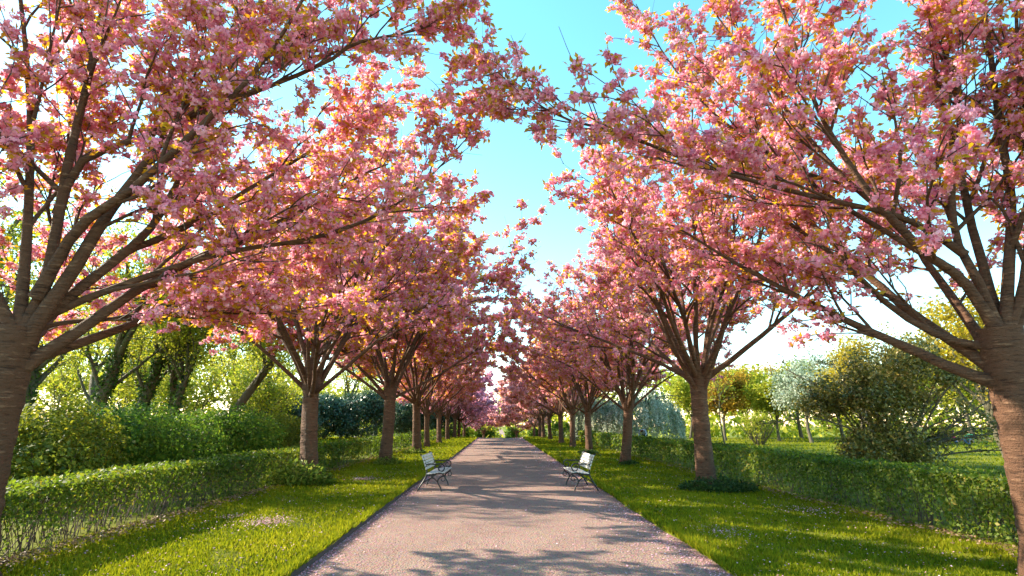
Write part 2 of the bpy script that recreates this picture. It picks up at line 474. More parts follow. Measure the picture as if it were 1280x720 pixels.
def trunk_mesh(name, h, r0, r1, lean, rng, mat, k=22, bulge=0.0, curve=0.08, depth=0.25, top_flare=0.0):
    n = 64
    z = np.linspace(-depth, h, n)
    t = np.clip(z / h, 0, 1)
    x = lean[0] * t + curve * np.sin(t * 2.4) * rng.uniform(-1, 1)
    y = lean[1] * t + curve * np.sin(t * 2.1) * rng.uniform(-1, 1)
    r = r0 + (r1 - r0) * t + 0.30 * r0 * np.exp(-np.maximum(z, 0) / 0.22)
    r = r + bulge * np.exp(-((t - 0.88) / 0.07) ** 2) + top_flare * np.clip((t - 0.8) / 0.2, 0, 1) ** 2
    P = np.stack([x, y, z], -1)
    V, F = tubes(P[None], r[None], k)
    V = V.reshape(n, k, 3)
    a = np.arange(k) * 2 * math.pi / k
    ph = rng.uniform(0, 6, 4)
    w = 1 + 0.045 * np.sin(3 * a + ph[0])[None] + 0.035 * np.sin(5 * a + ph[1])[None] * np.cos(z * 2.3 + ph[2])[:, None] \
        + 0.02 * np.sin(z * 19 + ph[3])[:, None] + 0.10 * np.exp(-np.maximum(z, 0) / 0.18)[:, None] * np.sin(4 * a + ph[1])[None] + rng.normal(0, 0.012, (n, k)) + rng.normal(0, 0.018, (n, 1))
    V = P[:, None, :] + (V - P[:, None, :]) * w[:, :, None]
    V = V.reshape(-1, 3)
    me = mk_mesh(name, V, F, mat, smooth=True)
    return me, P, r

def limb_mesh(P, R, kids, k, mat):
    parts = [tubes(P[None], R[None], k)]
    if kids is not None and len(kids[0]):
        parts.append(tubes(kids[0], kids[1], 5))
    V, F = join(parts)
    return mk_mesh('limb', V, F, mat, smooth=True)

def cherry(seed, h=2.6, r0=0.26, r1=0.21, limbs=None, nl=10, length=5.2, nclust=9000, crad=0.085, K=9, psize=0.05,
           nleaf=3, llen=0.085, m2=8, m3=6, petal='petal', bulge=0.03, lean=(0, 0), spare=0, tw_k=3, extra=0, root=(0, 0, 0), lowlimb=1.1, leafshare=1.0, azr=None, clear=1.3, l2=1.0):
    rng = np.random.default_rng(seed)
    tm, TP, TR = trunk_mesh('trunk', h + 0.15, r0, r1, lean, rng, M['bark'], bulge=bulge, top_flare=0.0 if limbs is not None else 0.04)
    top = TP[-6]
    n1 = 16
    polys = []
    rad0 = []
    if limbs is not None:
        for pts, rr in limbs:
            polys.append(resample(np.array(pts) - np.array(root), n1)); rad0.append(rr * 0.70)
    nfill = extra if limbs is not None else nl
    if nfill:
        az = np.arange(nfill) * 2 * math.pi / nfill + rng.uniform(-0.3, 0.3, nfill) + rng.uniform(0, 6)
        if azr is not None: az = np.linspace(azr[0], azr[1], nfill) + rng.uniform(-0.15, 0.15, nfill)
        el = rng.permutation(np.linspace(0.16, lowlimb, nfill)) + rng.uniform(-0.06, 0.06, nfill)   # from vertical
        S = top + np.stack([np.cos(az) * 0.08, np.sin(az) * 0.08, rng.uniform(-0.3, 0.1, nfill) - 0.12 * el], -1)
        D = np.stack([np.cos(az) * np.sin(el), np.sin(az) * np.sin(el), np.cos(el)], -1)
        LL = length * rng.uniform(0.85, 1.15, nfill) * (1.12 - 0.12 * el)
        PP = grow(S, D, LL, n1, rng, 0.012, 0.055)
        polys += list(PP); rad0 += list(rng.uniform(0.28, 0.44, nfill) * r1)
    P1 = np.array(polys); R1 = np.array(rad0)[:, None] * (1 - 0.86 * np.linspace(0, 1, n1) ** 0.8)[None]
    R1[:, 0] *= 1.25
    B = len(P1)
    len1 = np.linalg.norm(np.diff(P1, axis=1), axis=-1).sum(1)
    # secondary branches
    S, D, t, idx = children(P1, m2, 0.22, 0.98, 0.4, 0.9, rng)
    D[:, 2] += 0.12
    L2 = len1[idx] * (0.40 - 0.24 * t) * rng.uniform(0.7, 1.25, len(t)) * l2 + 0.22
    n2 = 10
    P2 = grow(S, D, L2, n2, rng, 0.012, 0.09)
    r2 = np.minimum(0.62 * R1[idx, np.minimum((t * (n1 - 1)).astype(int), n1 - 1)], 0.012 * L2 + 0.008)
    R2 = r2[:, None] * (1 - 0.8 * np.linspace(0, 1, n2))[None]
    parts = [('trunk', tm, None)]
    for b in range(B):
        s = idx == b
        parts.append(('limb', limb_mesh(P1[b], R1[b], (P2[s], R2[s]), 10, M['bark']), None))
    # twigs
    S3, D3, t3, i3 = children(P2, m3, 0.15, 1.0, 0.4, 1.0, rng)
    L3 = L2[i3] * (0.62 - 0.30 * t3) * rng.uniform(0.6, 1.25, len(t3)) + 0.12
    P3 = grow(S3, D3, L3, 6, rng, -0.004, 0.12)
    R3 = np.maximum(0.0045, np.minimum(0.008 + 0.003 * L3, 0.6 * r2[i3]))[:, None] * (1 - 0.65 * np.linspace(0, 1, 6))[None]
    # twigs also straight off the limb ends
    S4, D4, t4, i4 = children(P1, 10, 0.45, 1.0, 0.3, 0.9, rng)
    L4 = rng.uniform(0.35, 0.9, len(t4))
    P4 = grow(S4, D4, L4, 6, rng, 0.0, 0.12)
    R4 = np.full(len(L4), 0.010)[:, None] * (1 - 0.65 * np.linspace(0, 1, 6))[None]
    Pt = np.concatenate([P3, P4]); Rt = np.concatenate([R3, R4]); Lt = np.concatenate([L3, L4])
    V, F = tubes(Pt, Rt, tw_k)
    parts.append(('twigs', mk_mesh('twigs', V, F, M['twig']), 'stuff'))
    # blossom pompoms along twigs and outer branches
    w = np.concatenate([Lt, L2 * 0.55]); w = w / w.sum()
    ch = rng.choice(len(w), nclust, p=w)
    nt_ = len(Lt)
    C = np.empty((nclust, 3))
    a = ch < nt_
    C[a] = lerp_on(Pt, ch[a], rng.uniform(0.12, 1.0, a.sum()) ** 0.8)[0]
    C[~a] = lerp_on(P2, ch[~a] - nt_, rng.uniform(0.3, 1.0, (~a).sum()))[0]
    C += rng.normal(0, crad * 0.45, C.shape) - np.array([0, 0, crad * 0.3])
    q3 = nclust // 3                       # bunches of three, a few singles
    C[q3:3 * q3] = np.concatenate([C[:q3], C[:q3]]) + rng.normal(0, crad * 0.85, (2 * q3, 3)) * np.array([1, 1, 0.8])
    C = C[(C[:, 2] > h * 0.62) & (np.linalg.norm(C - top, axis=1) > clear * rng.uniform(0.6, 1.3, len(C)))]
    rad = crad * rng.uniform(0.65, 1.25, len(C))
    own = None
    if spare:
        wp = C + np.array(root); pj = project(wp)
        vis = (pj[:, 0] > -20) & (pj[:, 0] < W0 + 20) & (pj[:, 1] > -20) & (pj[:, 1] < H0) & (pj[:, 2] > 1)
        order = np.argsort(np.where(vis, pj[:, 2], 1e6))[:spare]
        own = C[order]; mask = np.ones(len(C), bool); mask[order] = False
    nl_idx = rng.choice(len(C), int(len(C) * leafshare), replace=leafshare > 1)
    LC = C[nl_idx]
    if own is not None:
        C2 = C[mask]; rad2 = rad[mask]
    else:
        C2, rad2 = C, rad
    V, F, rc = petal_cloud(C2, rad2, K, psize, rng)
    parts.append(('blossom', mk_mesh('blossom', V, F, M[petal], rc), 'stuff'))
    V, F, rc = leaf_cloud(LC, nleaf, llen, rng, crad * 1.3)
    parts.append(('young_leaves', mk_mesh('young_leaves', V, F, M['bronze'], rc), 'stuff'))
    return parts, own

def pompom_meshes(n, K, psize, rad, rng):
    out = []
    for _ in range(n):
        V, F, rc = petal_cloud(np.zeros((1, 3)), np.array([rad]), K, psize, rng)
        rc = np.clip(rc + rng.uniform(-0.15, 0.15), 0, 1)
        out.append(mk_mesh('blossom_cluster', V, F, M['petal'], rc))
    return out

def px(pts, Y0, Y1, root=None):
    n = len(pts)
    return [at(x, y, Y0 + (Y1 - Y0) * i / (n - 1)) for i, (x, y) in enumerate(pts)]

rngp = np.random.default_rng(5)
POMS = pompom_meshes(10, 24, 0.018, 0.056, rngp)

def near_cherry(seed, base, fork, limbs, label, extra, h, lean, azr):
    root = np.array([base[0], base[1], LZ])
    parts, own = cherry(seed, h=h, r0=0.25, r1=0.215, limbs=limbs, nclust=13000, crad=0.051, K=13, psize=0.0190, nleaf=3, llen=0.082, azr=azr, clear=1.7, l2=0.8,
                        m2=9, m3=7, bulge=0.0, lean=lean, spare=300, tw_k=3, extra=extra, root=root, length=5.0, lowlimb=1.15, leafshare=0.8)
    r = place(parts, 'cherry_tree', label, 'tree', tuple(root), group='cherry trees along the path')
    rg = random.Random(seed)
    for c in own:
        o = link('blossom_cluster', rg.choice(POMS), r)
        o.location = c
        o.rotation_euler = (rg.uniform(0, 6), rg.uniform(0, 6), rg.uniform(0, 6))
        s = rg.uniform(0.75, 1.2); o.scale = (s, s, s)
    return r

# the big tree on the wooded side
YL = 6.2
bL = at(-45, 690, YL); fL = at(20, 425, YL)
LL = []
s0 = (22, 425)
def LB(pts, y1, r, s=s0, y0=YL): LL.append((px([s] + pts, y0, y1), r))
LB([(30, 345), (36, 250), (38, 150), (30, 40), (15, -90), (0, -220)], 6.4, 0.105)
LB([(58, 350), (84, 210), (112, 90), (132, -10), (150, -130), (165, -260)], 6.7, 0.115)
LB([(98, 285), (165, 237), (232, 175), (310, 100), (370, 15), (415, -80)], 5.5, 0.10, (46, 372))
LB([(90, 368), (172, 302), (210, 252), (242, 180), (290, 90), (330, -10), (370, -100)], 7.6, 0.105)
LB([(100, 204), (165, 176), (280, 130), (400, 82), (440, 56), (480, 46), (512, 40), (540, 32)], 6.0, 0.072, (72, 268), 6.36)
LB([(70, 390), (165, 352), (280, 316), (400, 296), (485, 262), (540, 218), (588, 168)], 7.4, 0.08)
LB([(70, 405), (150, 398), (240, 390), (330, 392), (430, 378)], 7.6, 0.055)
LB([(-20, 340), (-70, 240), (-110, 120), (-150, 0)], 5.2, 0.10)
LB([(225, 285), (330, 225), (410, 175), (460, 145), (495, 118)], 8.4, 0.062, (150, 318), 6.55)
near_cherry(11, bL, fL, LL, "large pink cherry tree beside the see-through stretch of hedge, limbs sweeping over the path", 6, fL[2] - 0.05, (fL[0] - bL[0], 0), (0.1, 2.5))

YR = 6.2
bR = at(1316, 690, YR); fR = at(1252, 425, YR)
LL2 = []
s1 = (1256, 430)
def RB(pts, y1, r, s=s1, y0=YR): LL2.append((px([s] + pts, y0, y1), r))
RB([(1222, 432), (1175, 420), (1115, 385), (1058, 332), (1000, 288), (940, 245), (885, 195), (840, 150)], 7.4, 0.085, (1262, 436))
RB([(1205, 352), (1160, 318), (1092, 248), (1046, 180), (1014, 118), (992, 50), (960, -30)], 5.7, 0.10)
RB([(1150, 282), (1100, 264), (1000, 242), (880, 208), (780, 168), (705, 148), (655, 118), (622, 90)], 6.0, 0.066, (1206, 318), 6.3)
RB([(1222, 350), (1196, 300), (1190, 230), (1200, 150), (1180, 60), (1165, -60), (1150, -180)], 6.5, 0.09)
RB([(1260, 350), (1264, 250), (1250, 160), (1236, 50), (1222, -60), (1215, -200)], 6.2, 0.11)
RB([(1280, 350), (1288, 230), (1276, 110), (1270, 0), (1275, -120)], 5.8, 0.085)
RB([(1100, 262), (1048, 215), (995, 152), (935, 72), (890, 10), (855, -60)], 7.0, 0.062, (1155, 316), 6.05)
RB([(1125, 300), (1050, 255), (965, 195), (890, 140), (835, 75), (795, 5)], 7.8, 0.062, (1200, 346), 6.1)
RB([(1310, 340), (1360, 240), (1400, 120), (1440, 0)], 6.8, 0.095)
near_cherry(23, bR, fR, LL2, "large pink cherry tree by the lawn-side hedge, one thick low limb bowing sideways", 6, fR[2] - 0.05, (fR[0] - bR[0], 0), (-0.4, 2.7))

# the rest of the two rows: shared shapes
VA = cherry(101, h=2.55, r0=0.215, r1=0.185, nl=17, length=5.9, nclust=12000, crad=0.057, K=8, psize=0.0285, nleaf=3, llen=0.10, m2=9, m3=6, leafshare=0.65)[0]
VB = cherry(102, h=2.50, r0=0.205, r1=0.18, nl=16, length=5.8, nclust=12000, crad=0.058, K=8, psize=0.029, nleaf=3, m2=9, m3=6, bulge=0.05, lean=(-0.12, 0), llen=0.10, leafshare=0.7)[0]
VC = cherry(103, h=2.45, r0=0.19, r1=0.16, nl=15, length=5.5, nclust=9500, crad=0.070, K=7, psize=0.041, nleaf=4, llen=0.12, m2=8, m3=5, leafshare=0.9)[0]
VD = cherry(104, h=2.4, r0=0.20, r1=0.16, nl=11, length=5.0, nclust=4600, crad=0.13, K=7, psize=0.085, nleaf=1, llen=0.15, m2=7, m3=5, petal='petal_magenta', leafshare=0.3)[0]
VE = cherry(105, h=2.4, r0=0.20, r1=0.16, nl=11, length=5.1, nclust=4600, crad=0.13, K=7, psize=0.085, nleaf=3, llen=0.16, m2=7, m3=5, petal='petal_salmon', leafshare=0.8)[0]
G = 'cherry trees along the path'
def ground_xy(pxx, pyy):
    d = CM.to_3x3() @ Vector(((pxx - W0 / 2) / F0, -(pyy - H0 / 2) / F0, -1.0))
    k = -(EYE - LZ) / d.z
    return d.x * k, d.y * k
left = [(VB, *ground_xy(387, 603), 0.6, 1.2, "pink cherry tree beside the bench, pale leafy suckers round its foot"),
        (VC, *ground_xy(481, 580), 2.2, 1.3, "amber-leaved pink cherry tree, next in its row past the suckered tree"),
        (VC, *ground_xy(521, 567), 4.1, 1.18, "small amber and pink cherry tree, second past the suckered tree on the wooded side")]
for k, Y in enumerate((39, 46.5, 54.5, 62.5, 70.5, 79, 90)):
    left.append(((VC, VD, VD, VD, VD, VD, VD)[k], -4.75 + 0.1 * math.sin(k * 3) + 2.6 * (k == 6), Y, k * 1.3, 0.98 - 0.01 * k,
                 "pink and amber cherry tree just before the magenta ones, wooded side" if k == 0 else
                 "%s of the magenta-pink cherry trees that end the wooded-side row" % ('first', 'second', 'third', 'fourth', 'fifth', 'last')[k - 1]))
right = [(VA, *ground_xy(884, 611), 1.9, 1.06, "broad pink cherry tree with swollen graft, dark green clump at its foot"),
         (VB, *ground_xy(781, 580), 3.4, 1.02, "pink cherry tree just past the lawn-side bench, before the weeping tree"),
         (VC, *ground_xy(737, 567), 5.0, 0.98, "pink cherry tree second past the lawn-side bench in its row"),
         (VC, 4.95, 38.5, 0.7, 0.96, "slim pink cherry tree third past the lawn-side bench in its row")]
for k, Y in enumerate((46, 54, 62, 70, 78.5, 88)):
    right.append((VE, 4.9 + 0.1 * math.cos(k * 2) - 2.0 * (k == 5), Y, k * 1.7 + 0.4, 0.97, "%s of the salmon-pink cherry trees that end the lawn-side row" % ('first', 'second', 'third', 'fourth', 'fifth', 'last')[k]))
for parts, x, y, rz, s, lab in left + right:
    ct = place(parts, 'cherry_tree', lab, 'tree', (x, y, LZ + float(gz(y))), rz, (s * random.Random(lab).uniform(0.95, 1.08), s, s * random.Random(lab + 'h').uniform(0.95, 1.06)), G)
    ct.rotation_euler = (random.Random(lab + 'a').uniform(-0.035, 0.035), random.Random(lab + 'b').uniform(-0.035, 0.035), rz)
print('cherries', [(round(a[1], 2), round(a[2], 2)) for a in left + right])

# ------------------------------------------------------------------ hedges
def hedge(name, x0, x1, h, label, seed, side, thin):
    """x0 = face towards the path, x1 = back; side = +1 if the path is on the +x side"""
    rng = np.random.default_rng(seed)
    Y0, Y1 = 2.0, 76.0
    root = thing(name, label, 'hedge', (0, 0, 0))
    N = 105000
    u = rng.uniform(0, 1, N)
    p = 0.9
    y = (Y0 ** -p + u * (Y1 ** -p - Y0 ** -p)) ** (-1 / p)
    kind = rng.uniform(0, 1, N)
    wv = 0.045 * np.sin(y * 1.9 + seed) + 0.03 * np.sin(y * 4.7) + 0.02 * np.sin(y * 11.3)
    hz = h + 0.016 * np.sin(y * 1.3 + seed) + 0.012 * np.sin(y * 3.9 + 1) + 0.008 * np.sin(y * 9)
    z = rng.uniform(0.03, 1, N) * hz
    x = np.where(rng.uniform(0, 1, N) < 0.75, x0, x1) + 0 * y
    inn = rng.exponential(0.05, N)
    x = np.where(x == x0, x0 - side * inn, x1 + side * inn * 0.7)
    x = x + wv * side
    nrm = np.stack([np.full(N, side * 0.9), np.zeros(N), np.full(N, 0.35)], -1)
    topm = kind < 0.34
    x[topm] = rng.uniform(min(x0, x1), max(x0, x1), topm.sum()); z[topm] = hz[topm] - rng.exponential(0.022, topm.sum())
    nrm[topm] = (0, 0, 1)
    inm = kind > 0.78
    x[inm] = rng.uniform(min(x0, x1) + 0.1, max(x0, x1) - 0.1, inm.sum())
    # bare, twiggy lower stretch
    bare = np.clip((thin - y) / 5.0, 0, 1)
    gap = 0.5 + 0.5 * np.sin(y * 5.2 + 2 * np.sin(y * 1.7))
    keep = rng.uniform(0, 1, N) > bare * np.clip((0.80 - z / h) * 2.2, 0, 1) * (0.60 + 0.42 * gap)
    keep &= rng.uniform(0, 1, N) > (0.25 + 0.5 * (np.sin(y * 2.3 + seed) * np.sin(y * 0.61) > 0.1)) * np.clip((0.75 - z / h) * 2, 0, 1)
    x, y, z, nrm = x[keep], y[keep], z[keep], nrm[keep]
    n = len(x)
    C = np.stack([x, y, z + LZ + gz(y)], -1) + rng.normal(0, 0.012, (n, 3))
    C[:, 2] = np.maximum(C[:, 2], LZ + gz(y) + 0.01)
    d = norm(nrm + rng.normal(0, 0.7, (n, 3)))
    L = (0.032 + 0.0033 * y) * rng.uniform(0.7, 1.3, n)
    V, F = leaves_at(C, norm(np.cross(d, rng.normal(size=(n, 3)))), d, L, L * 0.32)
    rc = np.clip(0.42 + 0.16 * np.sin(y * 0.8 + seed) + rng.normal(0, 0.2, n), 0, 1)
    link('foliage', mk_mesh('foliage', V, F, M['hedge'], np.repeat(rc, 4)), root, 'stuff')
    ns = 1700
    ysn = (Y0 ** -0.7 + rng.uniform(0, 1, ns) * (40.0 ** -0.7 - Y0 ** -0.7)) ** (-1 / 0.7)
    S = np.stack([rng.uniform(min(x0, x1) + 0.15, max(x0, x1) - 0.1, ns), ysn, LZ - 0.06 + gz(ysn)], -1)
    D = np.stack([rng.normal(0, 0.2, ns), rng.normal(0, 0.28, ns), np.ones(ns)], -1)
    P = grow(S, D, np.full(ns, h * 0.98), 6, rng, 0.05, 0.1)
    R = rng.uniform(0.004, 0.010, ns)[:, None] * np.linspace(1, 0.4, 6)[None]
    V, F = tubes(P, R, 3)
    link('stems', mk_mesh('stems', V, F, M['twig']), root, 'stuff')
    return root
hedge('clipped_hedge', -5.75, -6.65, 0.82, "clipped green hedge with bare see-through stems, shrubbery behind it", 7, 1, 15.0)
hedge('clipped_hedge', 6.65, 7.65, 0.86, "clipped dense green hedge bordering the open lawn", 8, -1, 8.0)

# ------------------------------------------------------------------ benches
def box_mesh(name, sx, sy, sz, bev, mat):
    bm = bmesh.new()
    bmesh.ops.create_cube(bm, size=1.0)
    bmesh.ops.scale(bm, vec=(sx, sy, sz), verts=bm.verts)
    bmesh.ops.bevel(bm, geom=list(bm.edges), offset=bev, segments=1, affect='EDGES')
    me = bpy.data.meshes.new(name); bm.to_mesh(me); bm.free()
    me.materials.append(mat)
    return me

def sweep2d(pts, w, n=18):
    """iron bar following (u, z) points; u is depth, bar lies in the x-z plane"""
    P = resample([(p[0], 0, p[1]) for p in pts], n)
    R = np.full(n, w)
    return tubes(P[None], R[None], 6)

def spiral(cu, cz, r0, r1, a0, a1, n=16):
    return [(cu + (r0 + (r1 - r0) * i / n) * math.cos(a0 + (a1 - a0) * i / n), cz + (r0 + (r1 - r0) * i / n) * math.sin(a0 + (a1 - a0) * i / n)) for i in range(n + 1)]

def bench_meshes():
    b = []
    # u: 0 front, grows backwards
    b.append(sweep2d([(0.66, 0.0), (0.60, 0.12), (0.50, 0.27), (0.45, 0.40), (0.46, 0.55), (0.51, 0.70), (0.565, 0.83), (0.60, 0.87), (0.625, 0.855)], 0.019, 26))
    b.append(sweep2d([(0.07, 0.0), (0.10, 0.10), (0.16, 0.20), (0.15, 0.29), (0.08, 0.34), (0.02, 0.385)], 0.019, 18))
    b.append(sweep2d([(0.115, 0.13), (0.20, 0.25), (0.30, 0.315), (0.42, 0.27), (0.545, 0.19)], 0.014, 18))
    b.append(sweep2d([(0.02, 0.415), (0.12, 0.425), (0.24, 0.405), (0.36, 0.385), (0.45, 0.385)], 0.019, 14))
    b.append(sweep2d(spiral(0.05, 0.285, 0.075, 0.02, 1.6, 7.2), 0.011, 26))
    b.append(sweep2d([(0.485, 0.62), (0.38, 0.645), (0.24, 0.635), (0.12, 0.655)] + spiral(0.10, 0.545, 0.11, 0.025, 1.45, 8.6, 14), 0.017, 46))
    b.append(sweep2d([(0.075, 0.44), (0.06, 0.42), (0.03, 0.41)], 0.016, 6))
    b.append(sweep2d([(0.26, 0.40), (0.28, 0.36), (0.30, 0.315)], 0.014, 6))
    V, F = join(b)
    V = V * np.array([1, 1.35, 1])
    end = mk_mesh('end_frame', V, F, M['iron'], smooth=True)
    slat = box_mesh('slat', 0.062, 1.62, 0.022, 0.005, M['white'])
    return end, slat
END, SLAT = bench_meshes()
SEAT = [(0.03, 0.447, 0.10), (0.105, 0.458, 0.0), (0.18, 0.447, -0.10), (0.255, 0.434, -0.15), (0.33, 0.421, -0.1), (0.40, 0.417, 0.0)]
BACK = [(0.455, 0.545, 1.46), (0.482, 0.62, 1.32), (0.505, 0.69, 1.24), (0.532, 0.76, 1.17), (0.558, 0.825, 1.15)]
def bench(x, y, rz, label):
    r = thing('park_bench', label, 'bench', (x, y, 0.0), rz, group='benches on the path edge')
    for s in (-0.72, 0.72):
        e = link('end_frame', END, r); e.location = (0, s, 0.0)
    for u, z, tilt in SEAT:
        o = link('slat', SLAT, r); o.location = (u, 0, z); o.rotation_euler = (0, tilt, 0)
    for u, z, tilt in BACK:
        o = link('slat', SLAT, r); o.location = (u, 0, z); o.rotation_euler = (0, -tilt, 0)
    return r
# local +u points backwards: the wooded-side bench faces +x
bench(-1.30, 15.3, math.pi - 0.03, "white slatted bench with black scrolled iron ends, back towards the shrubbery")
bench(1.80, 15.3, 0.03, "white slatted bench with black scrolled iron ends, back towards the open lawn")

# ------------------------------------------------------------------ shrubs and background trees
def lump_foliage(seed, lumps, n, leaf, mat, shell=0.28, up=0.35, spread=0.6, zmin=0.03, rbias=None):
    """leaves spread through the outer layer of a union of uneven ellipsoids (cx,cy,cz,rx,ry,rz)"""
    rng = np.random.default_rng(seed)
    lumps = np.array(lumps, float)
    vol = (lumps[:, 3] * lumps[:, 4] * lumps[:, 5]) ** (2 / 3)
    k = rng.choice(len(lumps), n, p=vol / vol.sum())
    d = sphere_dirs(n, rng)
    ph = rng.uniform(0, 6, (len(lumps), 3))[k]
    bump = 1 + 0.10 * np.sin(5 * d[:, 0] * 1.7 + ph[:, 0]) * np.sin(6 * d[:, 1] + ph[:, 1]) + 0.09 * np.sin(9 * d[:, 2] + 7 * d[:, 0] + ph[:, 2])
    rr = bump * (1 - shell * rng.uniform(0, 1, n) ** 1.4 + rng.normal(0, 0.03, n))
    C = lumps[k, :3] + d * lumps[k, 3:] * rr[:, None]
    low = C[:, 2] < zmin
    C = C[~low]; d = d[~low]; k = k[~low]
    m = len(C)
    nn = norm(d + np.array([0, 0, up]) + rng.normal(0, spread, (m, 3)))
    L = leaf * rng.uniform(0.65, 1.35, m)
    V, F = leaves_at(C, norm(np.cross(nn, rng.normal(size=(m, 3)))), nn, L, L * 0.3)
    lr = rng.uniform(-0.12, 0.12, len(lumps))[k]
    rc = np.clip(0.45 + lr + rng.normal(0, 0.22, m), 0, 1)
    if rbias is not None: rc = np.clip(rc + rbias(C), 0, 1)
    return mk_mesh('foliage', V, F, M[mat], np.repeat(rc, 4))

def rand_lumps(seed, rx, ry, h, n, low=0.25):
    rng = np.random.default_rng(seed)
    L = [(0, 0, h * 0.45, rx * 0.72, ry * 0.72, h * 0.48)]
    for i in range(n):
        a = i * 2.4 + rng.uniform(-.4, .4); q = rng.uniform(0.35, 0.75)
        z = h * rng.uniform(low, 0.80)
        f = math.sqrt(max(0.1, 1 - (z / h) ** 2))
        s = rng.uniform(0.28, 0.45)
        L.append((math.cos(a) * rx * q * f, math.sin(a) * ry * q * f, z, rx * s, ry * s, min(h * 0.28, h - z + 0.1)))
    return L

def shrub(seed, rx, ry, h, n, leaf, mat, nstem=16, **kw):
    rng = np.random.default_rng(seed + 999)
    fo = lump_foliage(seed, rand_lumps(seed, rx, ry, h, 12), n, leaf, mat, **kw)
    a = rng.uniform(0, 6.28, nstem)
    S = np.stack([np.cos(a) * rx * 0.15, np.sin(a) * ry * 0.15, np.full(nstem, -0.1)], -1)
    D = np.stack([np.cos(a) * 0.5, np.sin(a) * 0.5, np.ones(nstem)], -1)
    P = grow(S, D, np.full(nstem, h * 0.85), 7, rng, 0.0, 0.12)
    V, F = tubes(P, np.linspace(0.03, 0.008, 7)[None] * np.ones((nstem, 1)), 5)
    return [('foliage', fo, 'stuff'), ('stems', mk_mesh('stems', V, F, M['wood_bark']), 'stuff')]

def loc_at(pxx, Y, z=LZ):
    p = at(pxx, 528, Y)
    return (p[0], Y, z + float(gz(Y)))

SG = shrub(31, 2.3, 2.0, 2.0, 11500, 0.10, 'shrub_green')
SG2 = shrub(32, 2.5, 2.2, 2.05, 11500, 0.10, 'shrub_green')
SY = shrub(33, 2.2, 2.0, 2.05, 13000, 0.10, 'shrub_gold')
GS = 'shrubs behind the see-through hedge'
place(SY, 'leafy_shrub', "yellow-green rounded shrub next to the big trunk, behind the see-through hedge", 'shrub', loc_at(45, 12.5), 0.3, 1.0, GS)
place(SG, 'leafy_shrub', "mid green rounded shrub beside the yellow-green one, behind the hedge", 'shrub', loc_at(130, 15), 1.3, 1.02, GS)
place(SG2, 'leafy_shrub', "dark green shrub below the ivy-clad trunks behind the hedge", 'shrub', loc_at(212, 17.5), 2.1, 1.0, GS)
place(SG, 'leafy_shrub', "wide green shrub below the leaning mossy trunk behind the hedge", 'shrub', loc_at(285, 20.5), 4.0, 1.06, GS)
place(SY, 'leafy_shrub', "yellowish shrub ending the shrubbery where the lawn strip opens", 'shrub', loc_at(352, 25), 5.0, 0.95, GS)
LA = shrub(41, 3.4, 3.0, 4.4, 13000, 0.22, 'laurel')
LB_ = shrub(42, 3.6, 3.0, 4.2, 13000, 0.22, 'laurel')
GLa = 'laurels beyond the lawn strip'
for i, (pp, Y, s) in enumerate(((345, 52, 1.1), (400, 58, 1.05), (452, 60, 1.08), (508, 64, 1.0), (548, 70, 1.1))):
    place((LA, LB_)[i % 2], 'laurel_bush', "dark bluish green laurel bush beyond the lawn strip, %s from the shrubbery" % ('first', 'second', 'third', 'fourth', 'fifth')[i], 'shrub', loc_at(pp, Y), i * 1.9, s, GLa)

